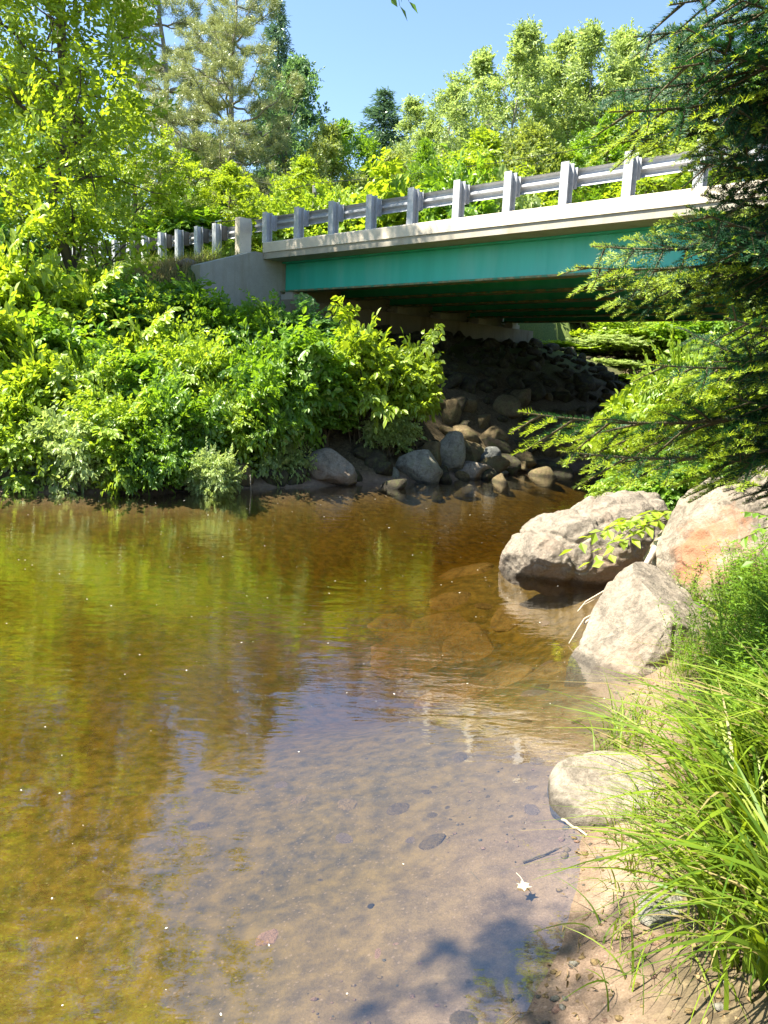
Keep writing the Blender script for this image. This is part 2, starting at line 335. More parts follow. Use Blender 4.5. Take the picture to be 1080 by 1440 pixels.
def axis(parts):
    o = []
    for a, b, st in parts: o += list(np.arange(a, b, st))
    return np.array(o)
gx = axis([(-600, -120, 60), (-120, -40, 8), (-40, -14, 1), (-14, -3, .25), (-3, 4.5, .06), (4.5, 16, .25), (16, 50, 1), (50, 120, 7), (120, 601, 60)])
gy = axis([(-120, -20, 20), (-20, -2, 1), (-2, 1.2, .3), (1.2, 7, .06), (7, 12, .12), (12, 32, .25), (32, 70, 1), (70, 160, 10), (160, 701, 60)])
X, Y = np.meshgrid(gx, gy); Z = ground_z(X, Y)
nx, ny = len(gx), len(gy); I = np.arange(nx * ny).reshape(ny, nx)
gf = np.stack([I[:-1, :-1], I[:-1, 1:], I[1:, 1:], I[1:, :-1]], -1).reshape(-1, 4)
def ground_mat():
    m, nt = newmat('ground'); v = pos(nt, obj=False)
    geo = N(nt, 'ShaderNodeNewGeometry'); sep = N(nt, 'ShaderNodeSeparateXYZ'); nt.links.new(geo.outputs['Position'], sep.inputs[0])
    n1 = noise(nt, v, 1.1, 8, .62, .5); n2 = noise(nt, v, 9, 8, .68); n3 = noise(nt, v, 60, 4, .7); n4 = noise(nt, v, 22, 5, .7)
    sand = ramp(nt, n1, [(.28, (.125, .086, .060)), (.5, (.20, .142, .10)), (.72, (.27, .20, .145))])
    sand = mixc(nt, .55, sand, ramp(nt, n2, [(.3, (.55, .5, .45)), (.62, (1.25, 1.2, 1.1))]), 'MULTIPLY')
    sand = mixc(nt, ramp(nt, n3, [(.60, 0.0), (.72, .45)]), sand, (.40, .31, .23))
    sand = mixc(nt, ramp(nt, n4, [(.56, 0.0), (.68, .6)]), sand, (.085, .058, .04))
    sand = mixc(nt, .5, sand, ramp(nt, noise(nt, v, 130, 3, .8), [(.36, .45), (.62, 1.35)]), 'MULTIPLY')
    deep = ramp(nt, n2, [(.35, (.055, .042, .010)), (.65, (.17, .12, .028))])
    sand = mixc(nt, ramp(nt, math_(nt, 'ADD', math_(nt, 'MULTIPLY', sep.outputs[2], -1.0), math_(nt, 'MULTIPLY', n1, .25)), [(.10, 0.0), (.46, 1.0)]), sand, deep)
    vo = N(nt, 'ShaderNodeTexVoronoi'); vo.inputs['Scale'].default_value = 28; nt.links.new(v, vo.inputs['Vector'])
    sand = mixc(nt, ramp(nt, vo.outputs['Distance'], [(.16, .4), (.22, 0.0)]), sand, ramp(nt, noise(nt, v, 90, 1), [(.3, (.10, .07, .05)), (.7, (.36, .27, .20))]))
    soil = ramp(nt, n2, [(.3, (.045, .032, .018)), (.7, (.13, .10, .055))])
    soil = mixc(nt, ramp(nt, n4, [(.5, 0.0), (.65, .6)]), soil, (.22, .17, .09))
    green = ramp(nt, n4, [(.35, (.04, .06, .012)), (.65, (.10, .13, .03))])
    zz = math_(nt, 'ADD', sep.outputs[2], math_(nt, 'MULTIPLY', math_(nt, 'SUBTRACT', n1, .5), .12))
    col = mixc(nt, ramp(nt, math_(nt, 'MULTIPLY', zz, 2.0), [(.16, 0.0), (.5, 1.0)]), sand, soil)
    col = mixc(nt, ramp(nt, math_(nt, 'ADD', math_(nt, 'MULTIPLY', zz, .2), math_(nt, 'MULTIPLY', n1, .3)), [(.55, 0.0), (.8, 1.0)]), col, green)
    wet = ramp(nt, math_(nt, 'ADD', math_(nt, 'MULTIPLY', sep.outputs[2], 5.0), math_(nt, 'MULTIPLY', n2, .5)), [(.30, .84), (.62, 1.0)])
    col = mixc(nt, 1.0, col, wet, 'MULTIPLY')
    h = math_(nt, 'ADD', n2, math_(nt, 'ADD', math_(nt, 'MULTIPLY', n4, .6), math_(nt, 'MULTIPLY', n3, .3)))
    pbr(nt, col, .9, bump(nt, h, .7, .02), spec=.2); return m
M['ground'] = ground_mat()
tag(MB().add(np.stack([X, Y, Z], -1).reshape(-1, 3), gf, 0, True).build('ground', M['ground']), 'sandy river bed rising to brown earth banks and the road embankment', kind='structure')

# ---------------------------------------------------------------- water
def water_mat():
    m, nt = newmat('water'); v = pos(nt, (1, 1, 1), obj=False)
    geo = N(nt, 'ShaderNodeNewGeometry'); sep = N(nt, 'ShaderNodeSeparateXYZ'); nt.links.new(geo.outputs['Position'], sep.inputs[0])
    rot = N(nt, 'ShaderNodeMapping'); rot.inputs['Rotation'].default_value = (0, 0, R(-20)); rot.inputs['Scale'].default_value = (.55, 1.5, 1); nt.links.new(geo.outputs['Position'], rot.inputs['Vector'])
    a = noise(nt, rot.outputs[0], 1.3, 2, .5, .6); b = noise(nt, rot.outputs[0], 5.0, 3, .55, .3); c = noise(nt, rot.outputs[0], 17.0, 3, .6, .2)
    k = ramp(nt, math_(nt, 'ADD', math_(nt, 'MULTIPLY', sep.outputs[1], .1), math_(nt, 'MULTIPLY', math_(nt, 'SUBTRACT', noise(nt, v, .5, 3), .5), .35)), [(.34, .12), (.62, .75)])
    h = math_(nt, 'ADD', math_(nt, 'MULTIPLY', a, .8), math_(nt, 'MULTIPLY', b, math_(nt, 'ADD', math_(nt, 'MULTIPLY', k, .55), .10)))
    h = math_(nt, 'ADD', h, math_(nt, 'MULTIPLY', math_(nt, 'MULTIPLY', c, k), .22))
    nm = bump(nt, h, 1.0, .0075)
    gl = N(nt, 'ShaderNodeBsdfGlossy'); gl.inputs['Roughness'].default_value = .015; gl.inputs[0].default_value = (1, 1, 1, 1); nt.links.new(nm, gl.inputs['Normal'])
    tr = N(nt, 'ShaderNodeBsdfTransparent')
    dt = N(nt, 'ShaderNodeVectorMath', operation='DOT_PRODUCT'); nt.links.new(nm, dt.inputs[0]); nt.links.new(geo.outputs['Incoming'], dt.inputs[1])
    cs = math_(nt, 'SUBTRACT', 1.0, math_(nt, 'MINIMUM', math_(nt, 'ABSOLUTE', dt.outputs['Value']), 1.0))   # Schlick, the same from both sides
    F0 = .17; frf = math_(nt, 'MULTIPLY_ADD', math_(nt, 'POWER', cs, 4.2), 1 - F0, F0)
    mx = N(nt, 'ShaderNodeMixShader'); nt.links.new(frf, mx.inputs[0]); nt.links.new(tr.outputs[0], mx.inputs[1]); nt.links.new(gl.outputs[0], mx.inputs[2])
    va = N(nt, 'ShaderNodeVolumeAbsorption'); va.inputs['Color'].default_value = (.72, .58, .12, 1); va.inputs['Density'].default_value = .75
    o = N(nt, 'ShaderNodeOutputMaterial'); nt.links.new(mx.outputs[0], o.inputs['Surface']); nt.links.new(va.outputs[0], o.inputs['Volume']); return m
M['water'] = water_mat()
wb = MB().box((-140, -60, -2.5), (140, 140, 0.0))
tag(wb.build('water', M['water']), 'clear amber river water with small ripples', kind='structure')

# ---------------------------------------------------------------- road and bridge
BR = math.atan2(DS[1], DS[0]); LEN = 19.4
def bridge_frame(name):
    return empty(name, (PX, PY, 0), BR)
road = MB(); road.box((-60, .6, 5.12), (-.32, 11.6, 5.22)); road.box((LEN + .32, .6, 5.12), (80, 11.6, 5.22))
ro = road.build('road', M['asphalt']); ro.location = (PX, PY, 0); ro.rotation_euler = (0, 0, BR); tag(ro, 'grey asphalt road on the embankment either side of the bridge', kind='structure')

br = bridge_frame('road_bridge')
tag(br, 'concrete road bridge with turquoise green steel girders crossing the river', 'bridge')
WID = 12.3
MB().box((0, .03, 5.01), (LEN, WID - .03, 5.168)).build('deck_slab', M['slab'], br)
MB().box((.02, .45, 5.171), (LEN - .02, WID - .45, 5.225)).build('roadway', M['asphalt'], br)
def kerb(t0, t1): return MB().prism([(t0, 5.171), (t1, 5.171), (t1, 5.405), (t1 - .02, 5.43), (t0 + .02, 5.43), (t0, 5.405)], .004, LEN - .004)
kerb(0, .42).build('kerb', M['curb'], br); kerb(WID - .42, WID).build('kerb', M['curb'], br)
gts = [.80 + i * 2.14 for i in range(6)]
for i, t in enumerate(gts):
    g = MB(); g.prism([(t - .011, 4.262), (t + .011, 4.262), (t + .011, 4.968), (t - .011, 4.968)], .03, LEN - .03)
    g.box((.03, t - .15, 4.970), (LEN - .03, t + .15, 5.007))
    go = g.build('girder', M['paint'], br)
    MB().box((.03, t - .19, 4.215), (LEN - .03, t + .19, 4.259)).build('bottom_flange', M['flange'], go)
    if i > 0:
        for s in (.35, 4.8, 9.7, 14.6, LEN - .35):
            MB().box((s, gts[i - 1] + .02, 4.45), (s + .06, t - .02, 4.80)).build('cross_brace', M['paint'], go)
for side in (0, 1):
    sg = 1 if side == 0 else -1; b0 = 0 if side == 0 else LEN
    def sb(mb, a, b, t0, t1, z0, z1): mb.box((min(b0 + sg * a, b0 + sg * b), t0, z0), (max(b0 + sg * a, b0 + sg * b), t1, z1)); return mb
    a = MB(); sb(a, -.40, -.006, .003, WID + .2, 1.2, 5.16); ab = a.build('abutment', M['wall'], br)
    st = MB(); sb(st, 0, .78, .34, WID + .1, .9, 3.98); st.build('bridge_seat', M['seat_shade'], ab)
    for t in gts:
        p = MB(); sb(p, .12, .58, t - .24, t + .24, 3.983, 4.15); sb(p, .20, .50, t - .16, t + .16, 4.152, 4.213); p.build('bearing_block', M['wall'], ab)
    # straight wing wall, top sloping down towards the river side
    x0, x1 = (-.40, .0) if side == 0 else (LEN, LEN + .40)
    w_ = MB(); pr = [(-1.95, 1.0), (0, 1.0), (0, 5.165), (-.25, 5.165), (-1.95, 4.62)]
    w_.prism(pr, x0, x1); w_.build('wing_wall', M['wall'], br)

def ibeam(mb, t0, t1, s, z0, z1, wf=.17, th=.014):
    mb.box((s - wf / 2, t0, z0), (s + wf / 2, t0 + th, z1)); mb.box((s - wf / 2, t1 - th, z0), (s + wf / 2, t1, z1)); mb.box((s - .006, t0 + th, z0), (s + .006, t1 - th, z1)); return mb
wprof = [(0, -.165), (.012, -.15), (.075, -.115), (.085, -.085), (.075, -.055), (.004, -.02), (.004, .02), (.075, .055), (.085, .085), (.075, .115), (.012, .15), (0, .165)]
def wbeam(mb, t, z, s0, s1):
    a = [(t + p, z + q) for p, q in wprof]; b = [(t + p - .006 if 1 else 0, z + q) for p, q in wprof][::-1]
    return mb.prism(a + [(x - .002, y) for x, y in b], s0, s1)
def rails(name, label, post_list, zt, zb, s0, s1, t_post, wood, flip=1):
    o = bridge_frame(name); tag(o, label, 'guardrail')
    pm = ibeam(MB(), -.10, .10, 0, zb, zt).mesh('post', M['galv'])
    bm_ = (MB().box((-.08, .103, zt - .42), (.08, .30, zt - .03)).mesh('blockout', M['wood']) if wood else ibeam(MB(), .103, .28, 0, zt - .42, zt - .03, .13, .012).mesh('blockout', M['galv']))
    bolt = MB().box((-.02, .0, 0), (.02, .02, .03)).mesh('bolt', M['galv'])
    for s in post_list:
        p = link('post', pm, o, (s, t_post, 0)); link('blockout', bm_, p)
    wbeam(MB(), t_post + (.315 if wood else .295), zt - .215, s0, s1).build('rail', M['galv'], o); return o
SP = 1.27
rails('bridge_guardrail', 'galvanised steel guardrail with pale I-beam posts along the bridge kerb', [i * SP + .02 for i in range(15)], 6.20, 5.432, -.9, LEN, .13, False)
rails('approach_guardrail', 'steel guardrail with dark wooden blocks on the grassy embankment left of the bridge', [-2.24, -3.14, -4.15, -5.1, -6.08, -6.98, -7.93, -8.85, -9.8, -10.75, -11.7], 6.13, 4.9, -22, -1.25, .13, True)
tb = bridge_frame('concrete_end_post'); tag(tb, 'square concrete end post where the bridge railing meets the road railing', 'post')
MB().prism([(-.02, 4.9), (.38, 4.9), (.38, 6.15), (.36, 6.17), (.0, 6.17), (-.02, 6.15)], -1.18, -.98).build('post', M['curb'], tb)
MB().box((-1.16, .382, 5.75), (-1.0, .42, 6.1)).build('connector_plate', M['galv'], tb)

# utility pole and wires behind the road
pb = at(441, 330, 33.5); pt_ = at(441, 257, 33.5)
up = empty('utility_pole', (pb[0], pb[1], 4.6)); tag(up, 'thin weathered wooden utility pole behind the bridge railing', 'utility pole')
MB().tube([(0, 0, -.3), (0, 0, 2.5), (0, 0, pt_[2] - 4.6)], [.13, .12, .10], 10).build('pole', M['pole'], up)
MB().box((-.05, -.16, pt_[2] - 5.0), (.05, -.11, pt_[2] - 4.75)).build('insulator', M['galv'], up)
def wire(name, label, p, q, sag, r=.012):
    tt = np.linspace(0, 1, 40)[:, None]; P = p + (q - p) * tt; P[:, 2] -= sag * 4 * (tt * (1 - tt))[:, 0]
    o = empty(name, P[0]); MB().tube(P - P[0], r, 4).build('cable', M['cable'], o); return tag(o, label, 'power line')
wire('power_line', 'thin dark wire running above the road to the utility pole from the left', at(-60, 322, 30), at(441, 258, 33.4), .35)
wire('power_line', 'thin dark wire running from the utility pole to the right behind the railing', at(441, 258, 33.4), at(1090, 150, 36), .4)
wire('telephone_cable', 'low slack cable just above the wooden block railing', at(120, 322, 28), at(420, 300, 30), .1, .016)

# ---------------------------------------------------------------- leaves, shrubs, trees
def leaf_arrays(P, D, Nn, L, W):
    S = unit(np.cross(D, Nn)); L = np.broadcast_to(L, (len(P),))[:, None]; W = np.broadcast_to(W, (len(P),))[:, None]
    m = P + D * L * .45 + Nn * L * .05
    V = np.stack([P, m + S * W * .5, P + D * L - Nn * L * .10, m - S * W * .5], 1).reshape(-1, 3)
    return V, np.arange(len(P) * 4).reshape(-1, 4)
def oval_arrays(P, D, Nn, L, W):
    S = unit(np.cross(D, Nn)); L = np.broadcast_to(L, (len(P),))[:, None]; W = np.broadcast_to(W, (len(P),))[:, None]
    a = P + D * L * .30 + Nn * L * .05; b = P + D * L * .68 + Nn * L * .02
    V = np.stack([P, a + S * W * .46, b + S * W * .40, P + D * L - Nn * L * .12, b - S * W * .40, a - S * W * .46], 1).reshape(-1, 3)
    i = np.arange(len(P))[:, None] * 6; return V, np.concatenate([i + [0, 1, 2, 3], i + [0, 3, 4, 5]], 0)
def sprays(g, C, O, blen, ntw, tlen, nleaf, L, wr=.5, flat=.75, droop=.1, oval=False):
    """branch ends C pointing along O: each carries ntw twigs, each twig nleaf leaves in a loose plane"""
    K = len(C); up = np.array([0, 0, 1.0])
    Nb = unit(up * flat + g.normal(size=(K, 3)) * .35 + O * .15); Sd = unit(np.cross(O, Nb)); Nb = unit(np.cross(Sd, O))
    f = np.repeat(np.linspace(0, 1, ntw)[None], K, 0) + g.normal(size=(K, ntw)) * .06
    sg = np.where(np.arange(ntw) % 2 == 0, 1, -1)[None] * g.uniform(.5, 1.1, (K, ntw)); sg[:, -1] *= .1
    bl = blen * g.uniform(.7, 1.3, K)
    TP = C[:, None] - O[:, None] * ((1 - f) * bl[:, None])[..., None]
    TD = unit(O[:, None] * 1.0 + Sd[:, None] * sg[..., None] * 1.1 + Nb[:, None] * (g.normal(size=(K, ntw)) * .22)[..., None] + np.array([0, 0, -droop]))
    TL = tlen * g.uniform(.6, 1.25, (K, ntw))
    TP = TP.reshape(-1, 3); TD = TD.reshape(-1, 3); TL = TL.reshape(-1); TN = np.repeat(Nb, ntw, 0); T = len(TP)
    TS = unit(np.cross(TD, TN)); TN = unit(np.cross(TS, TD))
    j = (np.arange(nleaf) + .5) / nleaf
    P = TP[:, None] + TD[:, None] * (TL[:, None] * j)[..., None]
    ls = np.where(np.arange(nleaf) % 2 == 0, 1, -1)[None] * g.uniform(.5, 1.2, (T, nleaf)); ls[:, -1] *= .15
    D = unit(TD[:, None] + TS[:, None] * ls[..., None] + g.normal(size=(T, nleaf, 3)) * .22 + np.array([0, 0, -droop]))
    NN = TN[:, None] + g.normal(size=(T, nleaf, 3)) * .38; D = D.reshape(-1, 3); NN = NN.reshape(-1, 3)
    NN = unit(NN - D * np.sum(NN * D, 1)[:, None])
    ll = L * g.uniform(.6, 1.25, len(D)); return (oval_arrays if oval else leaf_arrays)(P.reshape(-1, 3), D, NN, ll, ll * wr)

def shrub_mesh(seed, size, nb, leaf, ntw=7, nleaf=8, wr=.5, tlen=.3, blen=.35, leafmat='leaf_bright', low=-.25, lump=.32):
    """returns (foliage mesh, stem mesh); base at the origin, size = half widths and height"""
    g = np.random.default_rng(seed); rx, ry, h = size
    u = unit(g.normal(size=(nb * 3, 3)) * [1, 1, .9]); u = u[u[:, 2] > low][:nb]
    r = g.uniform(.35, 1.0, len(u)) ** .55 * (1 + lump * wob(u, seed, 2.6)) * np.where(g.random(len(u)) < .10, g.uniform(1.05, 1.3, len(u)), 1)
    C = u * r[:, None] * [rx, ry, h * .55] + [0, 0, h * .45]
    C[:, 2] = np.maximum(C[:, 2], .04)
    O = unit(u * [1, 1, .5] + g.normal(size=u.shape) * .38 + [0, 0, .10])
    V, Fc = sprays(g, C, O, blen, ntw, tlen, nleaf, leaf, wr, 1.0, .28, True)
    fm = MB().add(V, Fc).mesh('foliage', M[leafmat])
    s = MB()
    for i in g.choice(len(C), min(len(C), 42), replace=False):
        b = np.array([g.normal() * rx * .16, g.normal() * ry * .16, -.1]); e = C[i]
        m1 = b + (e - b) * .5 + np.array([0, 0, .18 * h]) * g.uniform(.2, 1); m1[:2] = b[:2] * .5 + (e[:2]) * .38
        tt = np.linspace(0, 1, 7)[:, None]; P = b * (1 - tt) ** 2 + 2 * m1 * tt * (1 - tt) + e * tt ** 2
        P[1:-1] += g.normal(size=(5, 3)) * .02 * h
        s.tube(P, np.linspace(.016, .004, 7) * (h ** .5), 5, cap=False)
    return fm, s.mesh('stem', M['twig'])
def put_shrub(meshes, name, label, cat, loc, rz, scale, group=None):
    o = empty(name, loc, rz, scale); link('foliage', meshes[0], o); link('stem', meshes[1], o); return tag(o, label, cat, group)

def limb_path(a, b, sag, g, n=7, jit=.03):
    tt = np.linspace(0, 1, n)[:, None]; P = a + (b - a) * tt; L = np.linalg.norm(b - a)
    P[:, 2] += sag * L * (tt * (1 - tt))[:, 0] * 4 * .25; P[1:-1] += g.normal(size=(n - 2, 3)) * jit * L; return P
def tree_mesh(seed, H, crad, c0, nb, leaf, leafmat, trunk_r=.18, barkm='bark', lobes=12, ntw=5, nleaf=7, wr=.55, tlen=.55, blen=.7, top=.35, lean=(0, 0), fork=0, loose=.28, shape=None):
    """broadleaf tree: crown of ragged lobes between height c0 and H"""
    g = np.random.default_rng(seed); s = MB()
    n = 12; tt = np.linspace(0, 1, n); tx = np.stack([lean[0] * tt ** 1.5 * H, lean[1] * tt ** 1.5 * H, tt * H * .93], 1); tx[1:, :2] += np.cumsum(g.normal(size=(n - 1, 2)) * .012 * H, 0)
    tr = trunk_r * (1 - tt) ** .8 + .012; s.tube(tx, tr, 8)
    def tr_at(z): return np.array([np.interp(z, tx[:, 2], tx[:, i]) for i in range(3)])
    Cs, Os = [], []; per = nb // lobes
    for i in range(lobes):
        f = (i + .5) / lobes; z = c0 + (H - c0) * (.03 + .93 * f); prof = math.sin(math.pi * (.16 + .84 * f) ** .85) ** .75
        if shape: prof = shape(z)
        az = i * 2.4 + g.uniform(-.6, .6); rr = crad * prof * g.uniform(.35, .95)
        if f > .9: rr *= .3
        c = tr_at(z) + np.array([math.cos(az) * rr, math.sin(az) * rr, 0]); lr = np.array([1, 1, .8]) * crad * min(1, prof + .3) * g.uniform(.22, .50) * (1 - .5 * max(0, f - .6) / .4)
        u = unit(g.normal(size=(per, 3))); r = g.uniform(.1, 1, per) ** .5 * (1 + loose * wob(u, seed + i, 2.8)) * np.where(g.random(per) < .22, g.uniform(1.1, 1.8, per), 1)
        ou = np.array([math.cos(az), math.sin(az), .5])
        lr = lr * g.uniform(.75, 1.3, 3); C = c + g.normal(size=u.shape) * lr * .58; Cs.append(C); Os.append(unit(u * .8 + ou * .5 + g.normal(size=u.shape) * .4 + [0, 0, .25]))
        a = tr_at(max(c0 * .6, z - rr * g.uniform(.7, 1.3))); P = limb_path(a, c, .3, g); s.tube(P, np.linspace(max(.02, trunk_r * .38 * (1 - f * .6)), .012, len(P)), 6, cap=False)
        for k in g.choice(per, min(per, 6), replace=False):
            q = P[g.integers(3, 7)]; s.tube(limb_path(q, C[k], .1, g, 5), np.linspace(.018, .005, 5) * H / 14, 4, cap=False)
    V, Fc = sprays(g, np.concatenate(Cs), np.concatenate(Os), blen, ntw, tlen, nleaf, leaf, wr, .6, .15)
    return MB().add(V, Fc).mesh('crown', M[leafmat]), s.mesh('trunk', M[barkm])
def needle_tufts(g, C, O, n, L, W, spread=.8):
    K = len(C); D = unit(O[:, None] + g.normal(size=(K, n, 3)) * spread).reshape(-1, 3); P = (C[:, None] + g.normal(size=(K, n, 3)) * L * .35).reshape(-1, 3)
    Nn = g.normal(size=D.shape); Nn[:, 2] += .8; Nn = unit(Nn - D * np.sum(Nn * D, 1)[:, None])
    return leaf_arrays(P, D, Nn, L * g.uniform(.7, 1.2, len(D)), W)
def pine_mesh(seed, H, rad, c0, trunk_r=.3, ntuft=26, nneed=34, L=.36, W=.036):
    g = np.random.default_rng(seed); s = MB(); tt = np.linspace(0, 1, 14)
    tx = np.stack([np.zeros(14), np.zeros(14), tt * H], 1); tx[1:, :2] += np.cumsum(g.normal(size=(13, 2)) * .006 * H, 0); s.tube(tx, trunk_r * (1 - tt) ** .75 + .02, 9)
    C, O = [], []; z = c0
    while z < H - .3:
        f = (z - c0) / (H - c0); k = g.integers(4, 7)
        for j in range(k):
            az = g.uniform(0, 6.28); ln = rad * (1 - f) ** .62 * g.uniform(.45, 1.15) + .35
            a = np.array([np.interp(z, tx[:, 2], tx[:, i]) for i in range(3)]); d = np.array([math.cos(az), math.sin(az), 0])
            e = a + d * ln + np.array([0, 0, ln * (g.uniform(.02, .30) + .35 * f)]); P = limb_path(a, e, -.45, g, 8, .025)
            s.tube(P, np.linspace(.02 + .016 * ln, .012, 8), 5, cap=False)
            m = max(4, int(ntuft * ln / rad)); q = g.uniform(.32, 1.02, m)
            for w_ in q:
                b = np.array([np.interp(w_, np.linspace(0, 1, 8), P[:, i]) for i in range(3)]); sd = np.cross(d, [0, 0, 1]) * g.normal() * .26 * ln * (1.15 - w_ * .6)
                pt = b + sd + np.array([0, 0, g.uniform(.0, .22)]); C.append(pt); O.append(d * .5 + unit(sd) * .5 + np.array([0, 0, .55]))
                s.tube([b, pt], [.014, .006], 3, cap=False)
        z += g.uniform(.8, 1.45) * H / 20
    C = np.array(C); O = unit(np.array(O)); C2 = np.concatenate([C, C + g.normal(size=C.shape) * [.16, .16, .05]]); O2 = np.concatenate([O, O])
    V, Fc = needle_tufts(g, C2, O2, nneed, L, W); return MB().add(V, Fc).mesh('crown', M['pine']), s.mesh('trunk', M['bark_pale'])
def spruce_mesh(seed, H, rad, leafmat='spruce_far', L=.30, W=.06, nneed=10):
    g = np.random.default_rng(seed); s = MB().tube([(0, 0, 0), (.05, 0, H * .5), (0, 0, H)], [.2, .12, .02], 7); C, O = [], []
    z = H * .06
    while z < H - .1:
        f = z / H; ln0 = rad * (1 - f) ** .85 + .08
        for j in range(7):
            az = g.uniform(0, 6.28); ln = ln0 * g.uniform(.6, 1.15); d = np.array([math.cos(az), math.sin(az), 0])
            for w_ in np.arange(.15, 1.01, .22 / max(.4, ln) * .8):
                C.append(np.array([0, 0, z]) + d * ln * w_ + np.array([0, 0, -.32 * ln * w_ * (1 - .5 * w_)]) + np.cross(d, [0, 0, 1]) * g.normal() * .16 * ln); O.append(d + np.array([0, 0, -.12]))
        z += .34 * H / 14
    V, Fc = needle_tufts(g, np.array(C), unit(np.array(O)), nneed, L, W, .5); return MB().add(V, Fc).mesh('crown', M[leafmat]), s.mesh('trunk', M['bark'])
def put_tree(meshes, name, label, cat, px, y, ytop, H, rz=0.0, wide=1.0, z=None, group=None):
    """stands on the ground on the sight line of column px at forward distance y; height set by the row of its top"""
    p = at(px, 480, y); zg = gz(p[0], p[1]) if z is None else z; top = at(px, ytop, y)[2]; k = (top - zg) / H
    o = empty(name, (p[0], p[1], zg - .1), rz, (k * wide, k * wide, k)); link('crown', meshes[0], o); link('trunk', meshes[1], o); return tag(o, label, cat, group)

def hit(px, py, y0=1.5, y1=60):
    d = ray(px, py); ys = np.concatenate([np.arange(y0, 25, .03), np.arange(25, y1, .15)]); P = np.array([0, 0, CAM_H]) + d * (ys / d[1])[:, None]
    below = P[:, 2] < ground_z(P[:, 0], P[:, 1]); i = int(np.argmax(below)); return P[i]

# ---------------------------------------------------------------- rocks
def put_rock(name, label, cat, p, half, seed, mat, rz=0.0, sink=.35, group=None, **k):
    o = link(name, rock_mesh(name, seed, half, M[mat], **k)); o.location = (p[0], p[1], p[2] + half[2] * (1 - 2 * sink)); o.rotation_euler = (0, 0, rz); return tag(o, label, cat, group)
def rock_px(label, px, py, wpx, hpx, mat, seed, rz=0.0, z=-.04, y=None, sub=4, sink=.15, cat='rock', name='shore_rock', dpt=.8, group=None, **k):
    p = on(px, py, z) if y is None else at(px, py, y); sc_ = p[1] / FPX; hx = wpx * sc_ / 2; hz = hpx * sc_ / 2 / (1 - sink)
    p = p + np.array([0, hx * dpt * .15, 0]); hz *= 1.2; return put_rock(name, label, cat, p, (hx, hx * dpt, hz), seed, mat, rz, sink, group, sub=sub, **k)

def union_rock(name, label, cat, origin, lobes, seed, mat, cuts=(), sub=6, rough=.06, sharp=.94):
    """lobes: (centre offset, radii); cuts: (normal, distance from origin)"""
    V, Fc = ico(sub); r = np.zeros(len(V))
    for c, q in lobes:
        c = np.asarray(c, float); q = np.asarray(q, float)
        A = np.sum((V / q) ** 2, 1); Bq = -2 * np.sum(V * c / q ** 2, 1); Cq = np.sum((c / q) ** 2) - 1; dd = Bq * Bq - 4 * A * Cq
        r = np.maximum(r, np.where(dd > 0, (-Bq + np.sqrt(np.maximum(dd, 0))) / (2 * A), 0))
    r = np.maximum(r, .02); P = V * r[:, None]
    P *= (1 + rough * (.9 * wob(P, seed, 3.2) + .5 * wob(P, seed + 1, 8)))[:, None]
    g = np.random.default_rng(seed + 99); R_ = np.linalg.norm(P, axis=1)
    extra = []
    for k in range(26):                        # chipped planar faces
        n = unit(g.normal(size=3)); n[2] = abs(n[2]) if g.random() < .7 else n[2]; extra.append((n, float(np.max(P @ n)) * g.uniform(.84, .97)))
    for n, d in list(cuts) + extra:
        n = unit(np.asarray(n, float)); dj = d + .012 * wob(P, seed + 7, 9) + .02 * wob(P, seed + 8, 3.5); e = np.maximum(0, P @ n - dj); P = P - (e * sharp)[:, None] * n
    for q, fr_, dp in ((11, 1.7, .030), (12, 2.6, .018), (13, 4.5, .010)):   # clefts and cracks
        a = wob(P, seed + q, fr_) + .18 * wob(P, seed + q + 20, 9); P = P * (1 - dp / np.maximum(R_, .15) * np.exp(-(a / .055) ** 2))[:, None]
    P *= (1 + rough * (.20 * wob(P, seed + 2, 20) + .13 * wob(P, seed + 3, 45)))[:, None]
    o = MB().add(P, Fc, 0, True).build(name, M[mat]); o.location = origin; return tag(o, label, cat)

BO2 = (3.30, 6.95, .52)
union_rock('boulder', 'long pale split boulder lying in the shallows with a dark undercut front', 'boulder', (2.15, 8.50, .16),
    [((-.50, -.28, -.02), (.46, .46, .37)), ((-.22, .05, .05), (.40, .45, .46)), ((.15, .05, .12), (.60, .58, .50)), ((.60, .40, .24), (.62, .65, .56)), ((1.0, .6, .2), (.6, .7, .55))], 21, 'r_pale',
    [((-.75, -.35, .55), .66), ((-.3, -.2, .93), .52), ((.1, -.35, .93), .64), ((-.2, -.85, .25), .60), ((-.25, -.72, -.65), .40), ((-.8, -.55, -.3), .66)], rough=.075, sub=7)
union_rock('boulder', 'large sunlit boulder with an orange rust stain beside the fir', 'boulder', BO2,
    [((0, 0, .1), (.78, .80, .86)), ((-.22, .20, .05), (.55, .55, .66)), ((.35, .2, .2), (.8, .8, .80)), ((-.28, -.75, -.30), (.58, .62, .62))], 33, 'r_rust',
    [((-.70, -.45, .50), .62), ((-.25, -.1, .97), .86), ((.25, -.75, .6), .70), ((-.9, .1, .45), .66), ((-.35, -.9, .1), .78), ((-.10, -.62, .76), .66), ((-.98, -.2, 0), .66)], rough=.06, sub=7)
union_rock('boulder', 'pale triangular slab of rock leaning down into the amber water', 'boulder', (2.14, 5.92, .10),
    [((0, 0, 0), (.52, .66, .52)), ((.12, .25, .15), (.36, .50, .46)), ((-.25, -.35, -.2), (.48, .5, .35)), ((.38, -.08, -.08), (.50, .60, .46))], 45, 'r_pale',
    [((-.66, -.40, .62), .33), ((.25, -.9, .3), .46), ((-.9, .35, .3), .46), ((.42, -.25, .87), .40)], rough=.05, sub=7)
